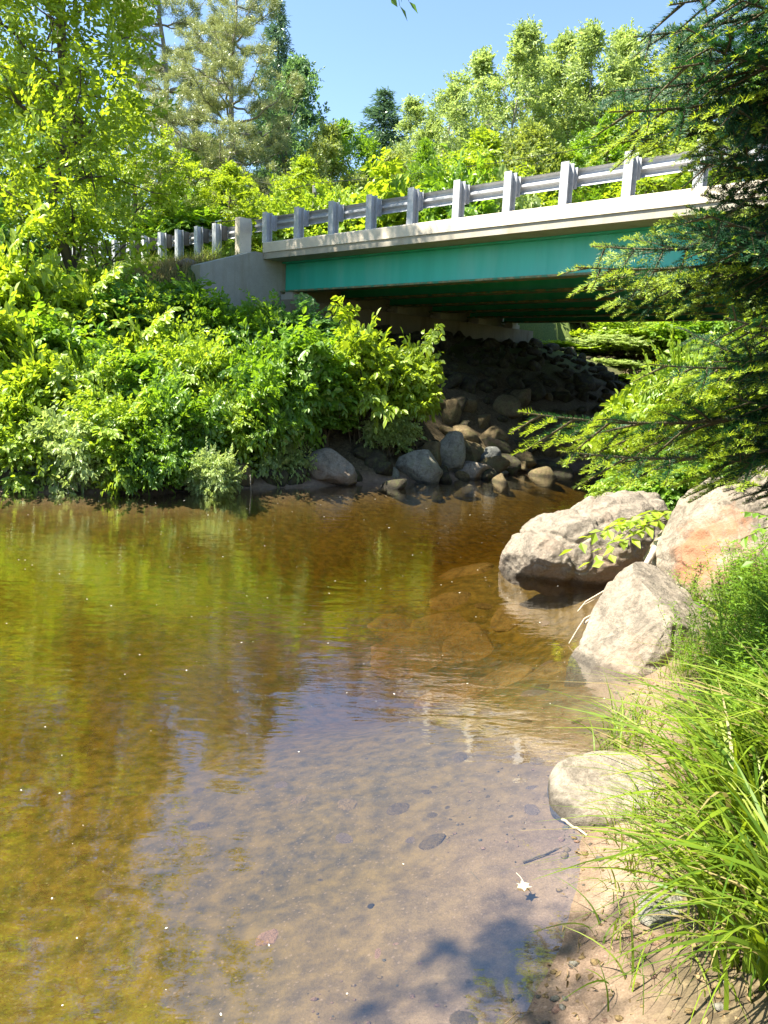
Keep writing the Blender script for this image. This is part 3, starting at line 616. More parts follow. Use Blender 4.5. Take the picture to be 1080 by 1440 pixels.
union_rock('flat_stone', 'flat topped pale stone at the near shore edged by grass', 'stone', (1.27, 3.74, -.02),
    [((0, 0, 0), (.34, .38, .20)), ((.12, .12, 0), (.28, .28, .19)), ((-.02, -.18, -.02), (.26, .26, .18))], 52, 'r_pale',
    [((-.10, -.06, .99), .135), ((-.5, -.85, .15), .36), ((.3, -.9, .2), .36), ((-.95, .1, .2), .31)], sub=5, rough=.05)
p_ = hit(952, 1300)
union_rock('flat_stone', 'small grey stone half hidden under the long grass blades', 'stone', (p_[0], p_[1] + .08, p_[2] + .01),
    [((0, 0, 0), (.17, .11, .075)), ((.06, .02, 0), (.14, .1, .07))], 57, 'r_grey', [((0, -.1, .99), .05)], sub=4, rough=.06)

rock_px('dark rounded rock at the left edge of the waterline below the saplings', 22, 688, 62, 40, 'r_grey', 101)
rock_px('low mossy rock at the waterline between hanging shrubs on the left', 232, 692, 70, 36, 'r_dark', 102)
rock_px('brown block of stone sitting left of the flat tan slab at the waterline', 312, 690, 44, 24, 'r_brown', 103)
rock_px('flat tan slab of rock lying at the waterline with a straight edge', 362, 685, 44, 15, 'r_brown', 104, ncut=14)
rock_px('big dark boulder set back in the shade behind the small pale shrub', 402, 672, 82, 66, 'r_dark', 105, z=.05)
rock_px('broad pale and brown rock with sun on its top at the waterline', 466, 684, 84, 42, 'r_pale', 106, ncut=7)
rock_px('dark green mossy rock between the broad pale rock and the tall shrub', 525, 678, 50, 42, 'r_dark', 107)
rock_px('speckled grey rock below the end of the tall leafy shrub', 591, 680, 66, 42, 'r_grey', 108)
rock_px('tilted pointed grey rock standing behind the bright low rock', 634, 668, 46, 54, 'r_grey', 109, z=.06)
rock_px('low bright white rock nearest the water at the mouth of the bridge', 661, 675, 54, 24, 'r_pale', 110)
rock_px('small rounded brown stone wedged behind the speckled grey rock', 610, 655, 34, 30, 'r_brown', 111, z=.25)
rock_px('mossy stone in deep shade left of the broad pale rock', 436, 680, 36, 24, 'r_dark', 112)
def slope_rock(label, px, py, wpx, hpx, mat, seed, **k):
    p = hit(px, py); s_ = p[1] / FPX
    return put_rock('riprap_rock', label, 'rock', p, (wpx * s_ / 2, wpx * s_ * .42, hpx * s_ / 2 * 1.15), seed, mat, k.pop('rz', 0.0), .30, None, sub=4, **k)
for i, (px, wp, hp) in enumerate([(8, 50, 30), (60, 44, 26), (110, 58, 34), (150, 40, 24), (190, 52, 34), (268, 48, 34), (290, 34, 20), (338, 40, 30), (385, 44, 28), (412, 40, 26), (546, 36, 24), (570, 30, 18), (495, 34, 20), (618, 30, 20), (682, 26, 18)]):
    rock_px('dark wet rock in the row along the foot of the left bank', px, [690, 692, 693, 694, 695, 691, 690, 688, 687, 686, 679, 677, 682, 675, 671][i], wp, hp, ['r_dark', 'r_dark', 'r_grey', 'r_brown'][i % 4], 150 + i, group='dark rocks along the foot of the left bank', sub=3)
slope_rock('yellowish upright block high in the riprap beside the tall shrub', 632, 592, 36, 44, 'r_brown', 121, ncut=14)
slope_rock('wide mossy yellow rock in the middle of the riprap', 652, 622, 50, 34, 'r_brown', 122)
slope_rock('broad peaked tan rock catching light in the riprap', 694, 625, 46, 32, 'r_brown', 123)
slope_rock('blue grey angular rock low in the riprap near the water', 688, 655, 36, 34, 'r_bluish', 124)
slope_rock('grey rounded rock left of the blue grey angular rock', 661, 650, 30, 26, 'r_brown', 125)
slope_rock('large square yellow rock at the right end of the riprap', 768, 635, 56, 40, 'r_brown', 126, ncut=14)
slope_rock('squat brown rock right of the large square yellow rock', 797, 645, 34, 28, 'r_brown', 127)
slope_rock('low tan rock at the water below the peaked tan rock', 735, 655, 38, 26, 'r_brown', 128)
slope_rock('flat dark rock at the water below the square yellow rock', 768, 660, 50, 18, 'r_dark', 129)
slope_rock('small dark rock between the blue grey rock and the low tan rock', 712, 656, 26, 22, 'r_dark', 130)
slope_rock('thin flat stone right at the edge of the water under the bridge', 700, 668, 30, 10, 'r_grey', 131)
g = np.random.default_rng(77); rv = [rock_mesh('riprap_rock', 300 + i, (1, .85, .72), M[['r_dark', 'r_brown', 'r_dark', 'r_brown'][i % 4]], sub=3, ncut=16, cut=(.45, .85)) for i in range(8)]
kk = 0
for s in np.arange(1.15, 7.9, .60):
    for t in np.arange(-2.2, 14.2, .64):
        ss, tt = s + g.uniform(-.2, .2), t + g.uniform(-.22, .22); x, y = XY(ss, tt); z = gz(x, y)
        if z < -.25 or (tt < .3 and ss < 2.2): continue
        q = (.18 + .34 * g.random() ** 1.6) * (1 if ss > 4.2 else .75); o = link('riprap_rock', rv[(kk * 5) % 8 if ss > 5.2 else [0, 2, 4, 6][kk % 4]]); kk += 1; o.location = (x, y, z + q * .22); o.rotation_euler = (g.uniform(-.5, .5), g.uniform(-.5, .5), g.uniform(0, 6.28)); o.scale = (q, q, q * g.uniform(.8, 1.2))  # upper slope gets only near-black stone: bridge shade put into the colour
        tag(o, 'rough riprap rock in the shade on the slope under the bridge', 'rock', 'riprap rocks under the bridge')
for i, (px, py, q) in enumerate([(262, 372, .22), (266, 392, .26), (250, 384, .2), (256, 404, .22)]):
    p = at(px, py, 20.6); o = link('embankment_stone', rock_mesh('embankment_stone', 340 + i, (q * 1.3, q, q * .8), M['r_pale'], sub=3, ncut=12)); o.location = (p[0], p[1], p[2])
    tag(o, ['pale stone topmost of the four against the wing wall end', 'large pale stone just below the topmost by the wing wall', 'pale stone farthest from the wing wall in the grass', 'lowest pale stone beside the wing wall above the shrubs'][i], 'stone')

# stones under the water
def bed_tilt(o, x, y, e=.12):
    gx_ = (gz(x + e, y) - gz(x - e, y)) / (2 * e); gy_ = (gz(x, y + e) - gz(x, y - e)) / (2 * e)
    q = Vector((0, 0, 1)).rotation_difference(Vector((-gx_, -gy_, 1)).normalized()); o.rotation_euler = (q.to_matrix() @ Matrix.Rotation(o.rotation_euler[2], 3, 'Z')).to_euler()
def sunk(label, px, py, wpx, hpx, seed, mat='r_amber', rise=.26, name='submerged_stone', dpt=None, rz=0.0):
    p = hit(px, py); s_ = p[1] / FPX * 1.1; hx = wpx * s_ / 2; dep = hpx * s_ / 2 / max(.25, (CAM_H - p[2]) / math.hypot(CAM_H - p[2], p[1])) if dpt is None else dpt
    o = link(name, rock_mesh(name, seed, (hx, dep, min(hx, dep) * rise), M[mat], sub=4, ncut=7, cut=(.72, 1.0))); o.location = (p[0], p[1], p[2] - .30 * min(hx, dep) * rise); o.rotation_euler = (0, 0, rz); bed_tilt(o, p[0], p[1]); return tag(o, label, 'stone')
sunk('broad amber slab under water left of the split boulder', 655, 805, 90, 26, 401)
sunk('large flat brown rock under water in the middle of the pool edge', 575, 925, 130, 46, 402)
sunk('dark edged flat rock under water beside the large flat brown one', 655, 915, 90, 40, 403)
sunk('long amber rock under water just below the split boulder shadow', 720, 868, 70, 22, 404)
sunk('flat amber rock under water just above where the kerb is mirrored', 640, 975, 110, 36, 405)
sunk('brown slab under water off the tip of the leaning slab', 770, 945, 80, 28, 406)
sunk('small amber rock under water behind the broad amber slab', 630, 850, 60, 18, 407)
sunk('amber rock under water left of the large flat brown rock', 548, 880, 70, 24, 408)
sunk('widest amber slab under water, overlapping the large flat brown rock on its far side', 610, 885, 120, 30, 421, rise=.3)
sunk('amber slab under water between the leaning slab and the large flat brown rock', 705, 960, 120, 44, 422, rise=.3)
sunk('dark smooth stone under the sky reflection, wider of two', 420, 1130, 46, 32, 411)
sunk('round stone under the sky reflection right of the wider dark one', 487, 1132, 34, 22, 412)
sunk('lowest of three dark stones in a row under the shallow water', 312, 1240, 26, 18, 413)
sunk('middle of three dark stones in a row under the shallow water', 330, 1212, 34, 18, 414)
sunk('topmost of three dark stones in a row under the shallow water', 352, 1190, 24, 14, 415)
sunk('flat sandy stone in clear shallows above the bottom edge', 378, 1318, 36, 22, 416, 'r_pink')
sunk('reddish oval pebble lying in the clear shallows', 558, 1332, 28, 12, 417, 'r_pink', .7, 'pebble')
sunk('reddish upright pebble left of the oval one in the shallows', 533, 1342, 18, 26, 418, 'r_pink', .7, 'pebble')
sunk('small dark pebble near the centre of the shallows', 522, 1275, 14, 9, 419, 'r_dark', .7, 'pebble')
sunk('tiny white pebble at the bottom of the shallows', 527, 1425, 12, 10, 420, 'r_pale', .7, 'pebble')
g = np.random.default_rng(66); cm = [rock_mesh('submerged_cobble', 430 + i, (1, .8, .45), M[['r_amber', 'r_amber', 'r_bed', 'r_bed'][i % 4]], sub=3, ncut=6, cut=(.75, 1.0)) for i in range(6)]; k = 0
while k < 75:
    x = g.uniform(-1.6, 2.2); y = 2.3 + 6.5 * g.random(); D = sdf(np.array([x]), np.array([y]))[0]
    if D > -.05 or D < -2.6 or wob2(np.array([x]), np.array([y]), 67, 1.5)[0] < g.uniform(-.9, .5): continue
    q = (.015 + .085 * g.random() ** 2.4) * (.5 + y * .11); o = link('submerged_cobble', cm[k % 6], None, (x, y, gz(x, y) - .16 * q), (0, 0, g.uniform(0, 6)), (q * g.uniform(.8, 1.4), q, q * .8)); k += 1
    bed_tilt(o, x, y); tag(o, 'rounded cobble lying on the sandy bed under the shallow water', 'stone', 'cobbles under the shallow water')
# gravel on the bed and the little beach
g = np.random.default_rng(5); mb = MB(); V1, F1 = ico(1); n = 0
GM = [M['r_pink'], M['r_pale'], M['r_amber'], M['r_dark'], M['r_grey']]
xs = g.uniform(-2.2, 2.3, 9000); ys = 2.0 + g.random(9000) ** 1.6 * 5; zs = ground_z(xs, ys); cl = wob2(xs, ys, 91, 2.2)
for x, y, z, c in zip(xs, ys, zs, cl):
    if z > .3 or z < -.22 or g.random() > .30 + .45 * c + (.4 if z > -.03 else 0): continue
    q = .003 + (.008 if z < -.03 else .017) * g.random() ** 3; mb.add(V1 * (1 + .2 * g.normal(size=(len(V1), 1))) * [q * g.uniform(.8, 1.6), q, q * .6] + [x, y, z + q * .2], F1, int(g.choice(5, p=[.25, .06, .53, .06, .10])), True); n += 1
tag(mb.build('gravel', GM), 'fine gravel scattered over the sandy shallows', kind='stuff')
g = np.random.default_rng(15); mb = MB(); n = 1500; xs = g.uniform(.3, 2.2, n); ys = g.uniform(1.9, 5.2, n); D = sdf(xs, ys); okk = (D > -.03) & (D < 1.0) & (wob2(xs, ys, 16, 3) > g.uniform(-1.0, .8, n)); xs, ys = xs[okk], ys[okk]; n = len(xs)
P = np.stack([xs, ys, ground_z(xs, ys) + .004], 1); az = g.uniform(0, 6.28, n); D_ = unit(np.stack([np.cos(az), np.sin(az), g.uniform(-.1, .25, n)], 1)); Nn = unit(np.array([0, 0, 1.0]) + g.normal(size=(n, 3)) * .25); Nn = unit(Nn - D_ * np.sum(Nn * D_, 1)[:, None])
V, F_ = leaf_arrays(P, D_, Nn, g.uniform(.015, .05, n), g.uniform(.004, .022, n)); mb.add(V, F_)
M['litter'] = foliage('dead_leaves', (.09, .06, .03), (.30, .21, .11), (.12, .07, .03), .15, .02)
for i in range(160):
    x, y = g.uniform(.3, 1.6), g.uniform(1.9, 4.6)
    if not -.05 < sdf(np.array([x]), np.array([y]))[0] < .8: continue
    a = g.uniform(0, 6.28); l = g.uniform(.03, .14); zz = gz(x, y) + .004; mb.tube([(x, y, zz), (x + math.cos(a) * l * .5, y + math.sin(a) * l * .5, zz + .006), (x + math.cos(a + .2) * l, y + math.sin(a + .2) * l, zz + .003)], .0018, 4, 0, False)
tag(mb.build('leaf_litter', M['litter']), 'dead leaves and bits of twig scattered along the small sandy beach', kind='stuff')
# foam and pollen specks on the surface
mb = MB(); g = np.random.default_rng(6); hx = np.array([(math.cos(a), math.sin(a), 0) for a in np.linspace(0, 6.28, 6, endpoint=False)])
m, nt_ = newmat('pale_speck'); pbr(nt_, (.75, .74, .66), .7); M['speck'] = m
k = 0
while k < 280:
    y = 2.2 + 12 * g.random() ** .8; x = g.uniform(-.55, .5) * y
    if sdf(np.array([x]), np.array([y]))[0] > -.06 or wob2(np.array([x]), np.array([y]), 17, 1.6)[0] < g.uniform(-1.2, .9): continue
    q = (.0012 + .0026 * g.random() ** 3) * (.7 + y * .12); mb.add(hx * [q * g.uniform(.8, 2.2), q, 1] @ np.array(Matrix.Rotation(g.uniform(0, 6), 3, 'Z')).T + [x, y, .003], [tuple(range(6))]); k += 1
tag(mb.build('floating_specks', M['speck']), 'white specks of pollen and foam drifting on the water', kind='stuff')

# ---------------------------------------------------------------- left bank shrubs
SH = {
 'a': shrub_mesh(1, (1.0, .9, 1.5), 260, .092, 7, 8, .60, leafmat='leaf_fresh', low=-.6),
 'b': shrub_mesh(2, (1.1, .9, 1.4), 200, 0.101, 7, 9, .60, leafmat='leaf_mid'),
 'c': shrub_mesh(3, (1.0, .9, 1.7), 180, 0.142, 6, 7, .60, leafmat='leaf_bright', lump=.35),
 'd': shrub_mesh(4, (.9, .8, 1.9), 210, 0.135, 6, 8, .60, leafmat='leaf_mid', lump=.35),
 'e': shrub_mesh(5, (1.0, .9, 1.1), 170, 0.088, 7, 9, .60, leafmat='leaf_pale', low=-.6),
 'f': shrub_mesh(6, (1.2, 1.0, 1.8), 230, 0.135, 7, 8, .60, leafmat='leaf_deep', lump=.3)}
SHH = {'a': 1.5, 'b': 1.4, 'c': 1.7, 'd': 1.9, 'e': 1.1, 'f': 1.8}
def bush(v, label, px, y, ytop, wide, rz=0.0, group=None, drop=.1, name='shrub', cat='shrub'):
    p = at(px, 500, y); zg = max(min(gz(p[0], p[1]), gz(p[0], p[1] - .8) if y < 16 and px < 420 else 9), -.05) - (drop if px < 420 else -.12); top = at(px, ytop, y)[2]; k = (top - zg) / (SHH[v] * .98)
    return put_shrub(SH[v], name, label, cat, (p[0], p[1], zg), rz, (wide, wide, k), group)
B = bush
B('a', 'bright small leaved shrub hanging over the water at the far left edge', 22, 13.1, 540, 1.05, .3)
B('e', 'pale leaved low shrub over the water above the bleached roots', 95, 13.0, 570, .95, 1.2)
B('a', 'sunlit yellow green shrub reaching lowest over the water on the left', 165, 13.3, 548, 1.0, 2.4)
B('b', 'green shrub over the dark gap right of the lowest yellow green shrub', 250, 13.7, 545, .95, .9)
B('a', 'bright shrub with pale tips above the flat tan slab', 318, 14.4, 535, .95, 4.0)
B('b', 'deep green shrub behind the small pale shrub', 372, 15.0, 490, 1.0, 5.1)
B('e', 'small pale shrub low in front of the dark boulder', 400, 14.5, 600, .55, .2)
B('d', 'tall green shrub left of the biggest bank shrub', 445, 15.6, 462, 1.05, 1.9)
B('c', 'biggest bank shrub with large glossy leaves against the dark under the bridge', 520, 16.1, 452, 1.0, .5)
B('c', 'arching leafy shrub whose tips reach farthest right over the rocks', 572, 16.6, 478, .82, 3.3)
B('e', 'pale sunlit clump low on the right of the biggest bank shrub', 548, 15.9, 570, .6, 2.2)
B('c', 'broad leaved shrub behind the far left edge shrub', 15, 14.6, 420, 1.15, 1.0)
B('d', 'upright leafy shrub in the middle row left of the wing wall', 95, 15.2, 445, 1.15, 2.0)
B('c', 'shrub with pale drooping tips in the middle row', 175, 15.6, 455, 1.1, 3.0)
B('a', 'yellow green shrub in the middle row left of centre bank', 245, 16.0, 450, 1.1, 5.5)
B('d', 'shrub in front of the wing wall with one tall sprig', 310, 17.2, 398, .95, .7)
B('b', 'blue green shrub right below the wing wall corner', 365, 17.6, 432, 1.0, 1.5)
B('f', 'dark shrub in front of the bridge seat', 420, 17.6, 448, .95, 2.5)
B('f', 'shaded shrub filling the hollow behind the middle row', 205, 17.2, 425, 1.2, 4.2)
B('c', 'top row shrub with large bright leaves under the left tree', 55, 16.6, 365, 1.2, 4.8)
B('a', 'top row bright shrub beside the grassy embankment', 150, 17.6, 372, 1.2, .4)
B('d', 'shrub at the embankment foot near the wing wall', 235, 18.3, 392, 1.0, 3.6)
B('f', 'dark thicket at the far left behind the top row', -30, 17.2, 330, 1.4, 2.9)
B('a', 'bright shrub outside the left edge of the bank row', -70, 13.6, 500, 1.2, 1.1)
B('c', 'bright broad leaved shrub between the front and middle rows at far left', 50, 13.9, 470, 1.0, 5.0)
B('a', 'sunlit shrub stepping up behind the lowest yellow green shrub', 135, 14.3, 488, 1.0, 3.7)
B('d', 'bright upright shrub between the front and middle rows left of centre bank', 210, 14.6, 480, 1.0, .8)
B('a', 'sunlit shrub stepping up behind the flat tan slab', 282, 15.0, 470, .95, 2.2)
B('c', 'bright shrub high on the bank below the grassy embankment', 105, 16.2, 392, 1.1, 3.1)
B('a', 'bright shrub high on the bank left of the wing wall stones', 195, 17.0, 402, 1.1, 5.2)
B('c', 'young sapling shrub with large leaves at the left edge below the bank tree', 10, 16.0, 330, 1.1, 2.6)
B('e', 'small pale shrub hanging right over the dead branch', 300, 13.0, 628, .5, 1.1)
B('b', 'low green shrub hanging over the mossy rock at the waterline', 215, 12.9, 610, .6, 3.4)
B('b', 'dark low shrub tucked under the left side of the biggest bank shrub', 452, 15.9, 560, .8, 4.4)
# beyond and beside the bridge
B('a', 'sunlit shrub on the upstream bank nearest the far bridge seat', 765, 36, 450, 2.2, .4, 'upstream bank shrubs')
B('c', 'sunlit upstream shrub low by the shaded riprap edge', 812, 35, 505, 2.0, 1.4)
B('e', 'pale upstream shrub behind the fir tips', 855, 33, 470, 2.3, 2.4)
B('a', 'yellow green upstream shrub seen below the last girder', 905, 34, 440, 2.4, 3.4)
B('a', 'low sunlit shrub spilling over the bare upstream slope', 792, 33, 500, 1.8, 1.7)
B('e', 'pale low shrub on the upstream slope right of the bare patch', 850, 31.5, 520, 1.8, 2.7)
B('c', 'large leaved shrub low on the upstream slope near the water', 885, 30, 545, 1.6, 3.7)
B('b', 'green upstream shrub under the right end of the girders', 960, 34, 440, 2.4, 4.4)
B('d', 'tall upstream shrub farthest back under the bridge', 830, 42, 420, 3.0, 5.4)
B('f', 'dark upstream shrub deep behind the pale one', 890, 44, 410, 3.2, .9)
B('c', 'bright leafy shrub on the right bank behind the lower fir boughs', 915, 14.2, 520, .85, 1.9)
B('a', 'sunlit right bank shrub half hidden behind the fir', 985, 12.8, 470, 1.0, 2.9)
B('c', 'right bank shrub at the right edge behind the fir', 1065, 11.8, 440, 1.1, 3.9)
B('b', 'low green shrub behind the rust stained boulder', 985, 9.6, 640, .75, .1)
B('a', 'low bright shrub between the split boulder and the fir', 915, 10.4, 648, .55, .6)

# ---------------------------------------------------------------- trees
T1 = tree_mesh(201, 17, 4.2, 1.2, 860, .15, 'leaf_bright', .11, lobes=44, ntw=5, nleaf=7, tlen=.42, blen=.45, loose=.35, shape=lambda z: .30 if z < 7 else min(.85, .30 + (z - 7) * .2))
T2 = tree_mesh(202, 11, 3.8, .8, 640, .21, 'leaf_bright', .16, lobes=26, ntw=5, nleaf=7)
T3 = tree_mesh(203, 18, 3.6, 2.0, 680, .20, 'leaf_pale', .15, 'bark_pale', lobes=34, ntw=5, nleaf=7, loose=.45)
T4 = tree_mesh(204, 16, 4.6, 1.5, 700, .25, 'leaf_blue', .25, lobes=28, ntw=5, nleaf=7)
T5 = tree_mesh(205, 15, 4.2, 1.2, 680, .22, 'leaf_mid', .2, lobes=30, ntw=5, nleaf=7, loose=.36)
T6 = tree_mesh(206, 13, 3.8, 1.0, 640, .20, 'leaf_olive', .17, 'bark_pale', lobes=28, ntw=5, nleaf=7, loose=.4)
T7 = tree_mesh(207, 18, 2.6, 4.0, 480, .20, 'leaf_pale', .12, 'bark_pale', lobes=30, ntw=5, nleaf=7, loose=.5)
P1 = pine_mesh(211, 24, 7.0, 4.5, ntuft=24, nneed=50); P2 = pine_mesh(212, 24, 6.0, 6.0, ntuft=22, nneed=50)
S1 = spruce_mesh(221, 15, 4.6, nneed=14)
# the tall tree on the left bank, leaning crown above the frame
p = at(74, 400, 18.2); o = empty('bank_tree', (p[0], p[1], gz(p[0], p[1]) - .1), .6, 1.12); link('crown', T1[0], o); link('trunk', T1[1], o)
tag(o, 'tall leafy tree on the left bank with a slim dark trunk', 'tree')
p = at(-60, 400, 20.0); o = empty('bank_tree', (p[0], p[1], gz(p[0], p[1]) - .1), 2.6, 1.05); link('crown', T1[0], o); link('trunk', T1[1], o)
tag(o, 'leafy bank tree cut off by the left edge of the picture', 'tree')
PT = put_tree
PT(P1, 'white_pine', 'tall white pine with bare lower trunk and long level branches', 'pine tree', 330, 40, -70, 24, .5)
PT(P2, 'white_pine', 'taller white pine left of the bare trunked pine, cut off by the top edge', 'pine tree', 232, 45, -120, 24, 2.0)
PT(T4, 'oak_tree', 'dark blue green tree right behind the white pine', 'tree', 402, 46, 62, 16, .3, .85)
PT(S1, 'spruce_tree', 'dark pointed spruce top rising above the dark blue green tree', 'spruce tree', 384, 52, -5, 15, .9, .75)
PT(T2, 'maple_tree', 'bright yellow green maple between the left tree and the pine', 'tree', 192, 29, 112, 11, 1.3, 1.0)
PT(T2, 'maple_tree', 'small bright maple below the white pine, behind the wooden block railing', 'tree', 322, 31, 222, 11, 4.0, 1.15)
PT(T5, 'maple_tree', 'green tree filling the gap left of the yellow green maple', 'tree', 118, 33, 120, 15, 2.0, 1.0)
PT(T5, 'maple_tree', 'dark green tree behind the yellow green maple', 'tree', 262, 40, 170, 15, 5.2, 1.1)
PT(T4, 'oak_tree', 'shaded tree far behind at the left edge', 'tree', 30, 40, 60, 16, 1.0, 1.2)
PT(T6, 'birch_tree', 'light green tree just right of the dark blue green tree', 'tree', 452, 40, 158, 13, .2, .95)
PT(T2, 'maple_tree', 'low bright tree behind the utility pole', 'tree', 428, 35, 212, 11, 2.4, 1.0)
PT(T5, 'maple_tree', 'mid green tree in the dip of the treeline', 'tree', 498, 48, 150, 15, .8, 1.0)
PT(S1, 'spruce_tree', 'pointed spruce in the dip of the treeline', 'spruce tree', 527, 64, 122, 15, 1.0, 1.5)
PT(T3, 'birch_tree', 'pale tree right of the spruce in the dip', 'tree', 572, 52, 122, 18, 3.0, 1.0)
PT(T6, 'birch_tree', 'olive tree low in front of the dip', 'tree', 540, 40, 205, 13, 3.8, 1.1)
PT(T3, 'aspen_tree', 'pale aspen at the left shoulder of the tall right group', 'tree', 628, 50, 92, 18, 1.0, 1.0)
PT(T7, 'aspen_tree', 'thin pale aspen with the highest pointed top right of centre', 'tree', 697, 56, 8, 18, .4, 1.0)
PT(T7, 'aspen_tree', 'thin aspen just left of the highest pointed top', 'tree', 655, 58, 42, 18, 2.4, 1.05)
PT(T3, 'aspen_tree', 'pale aspen right of the highest pointed top', 'tree', 752, 60, 28, 18, 4.1, 1.0)
PT(T7, 'aspen_tree', 'slim aspen in the right group with a split top', 'tree', 800, 58, 16, 18, 5.0, 1.15)
PT(T3, 'aspen_tree', 'pale aspen beside the fir tips at the top', 'tree', 858, 60, 14, 18, 2.0, 1.0)
PT(T6, 'birch_tree', 'olive tree behind the fir at the upper right', 'tree', 925, 58, 28, 13, 2.9, .9)
PT(T5, 'maple_tree', 'green tree behind the fir at the right edge', 'tree', 1010, 58, 20, 15, 4.4, 1.0)
PT(T5, 'maple_tree', 'mid green tree below the aspens left of the middle posts', 'tree', 605, 39, 190, 15, 2.1, .9)
PT(T2, 'maple_tree', 'bright tree behind the railing at the middle of the bridge', 'tree', 668, 40, 168, 11, .9, 1.2)
PT(T6, 'birch_tree', 'olive tree behind the railing right of the middle', 'tree', 735, 50, 155, 13, 1.7, 1.1)
PT(T5, 'maple_tree', 'green tree behind the railing left of the fir', 'tree', 800, 51, 150, 15, 3.9, .9)
PT(T2, 'maple_tree', 'bright yellow tree behind the fir tips above the kerb', 'tree', 872, 50, 130, 11, 5.8, 1.2)
PT(T6, 'birch_tree', 'olive tree behind the fir above the kerb end', 'tree', 955, 50, 140, 13, .6, 1.2)
PT(T2, 'maple_tree', 'bright tree behind the fir at the right edge above the bridge', 'tree', 1045, 48, 160, 11, 3.1, 1.2)
PT(T5, 'maple_tree', 'green tree low on the upstream bank behind the last open railing bay', 'tree', 838, 56, 205, 15, 1.1, 1.3)
PT(T6, 'birch_tree', 'olive tree low on the upstream bank behind the railing near the fir', 'tree', 772, 58, 215, 13, 2.2, 1.4)
PT(T3, 'aspen_tree', 'pale aspen filling the wall of trees just right of the highest top', 'tree', 722, 62, 50, 18, 3.3, 1.2)
PT(T3, 'aspen_tree', 'pale aspen filling the wall of trees left of the fir', 'tree', 828, 64, 40, 18, 5.3, 1.2)
for i, (px, y, yt, lab) in enumerate([(470, 33, 262, 'roadside bush behind the fourth railing bay'), (545, 33, 258, 'roadside bush behind the bays left of the middle'), (625, 32, 250, 'roadside bush below the bright middle tree'), (690, 38, 240, 'roadside bush behind the bays right of the middle'), (390, 33, 278, 'roadside bush behind the first railing bays'), (250, 30, 275, 'roadside bush behind the wooden block railing')]):
    B('acbeadc'[i], lab, px, y, yt, 2.3, i * 1.1, None, .3, 'roadside_bush', 'bush')

# a second tree behind the viewer on the left bank side, whose branch dapples the shallows
p = (-4.6, -3.4); o = empty('overhanging_tree', (p[0], p[1], gz(*p) - .1)); OT = tree_mesh(231, 15, 3.2, 6.0, 220, .13, 'leaf_mid', .2, lobes=8, ntw=5, nleaf=6, tlen=.4)
link('trunk', OT[1], o); link('crown', OT[0], o); tag(o, 'leafy tree standing behind the viewpoint on the near bank', 'tree')
g = np.random.default_rng(41); Cc = []
for (px, py, n_, sp, t_) in [(690, 1275, 10, .10, 8.2), (610, 1305, 8, .07, 8.8), (655, 1350, 14, .12, 8.4), (735, 1330, 10, .08, 8.6), (700, 1365, 8, .07, 9.0), (800, 1320, 12, .11, 8.3), (480, 1360, 9, .09, 8.7), (830, 1400, 12, .2, 8.2), (760, 1415, 10, .1, 8.6), (880, 1345, 9, .17, 8.4)]:
    q = on(px, py, 0) + np.array(_s) * t_; Cc.append(q + g.normal(size=(n_, 3)) * sp * .75)
Cc = np.concatenate(Cc) - np.array([p[0], p[1], gz(*p) - .1]); Oo = unit(g.normal(size=Cc.shape) * [1, 1, .3])
V, Fc = sprays(g, Cc, Oo, .05, 3, .09, 4, .055, .55, .6); br_ = MB().add(V, Fc, 0)
cen = Cc.mean(0); br_.tube(limb_path(np.array([.1, .1, 6.5]), cen, .4, g, 9, .02), np.linspace(.08, .02, 9), 6, 1)
for q in Cc[::4]: br_.tube(limb_path(cen + (q - cen) * .2, q, .1, g, 4), [.012, .01, .008, .005], 4, 1, False)
br_.build('branch', [M['leaf_mid'], M['bark']], o)

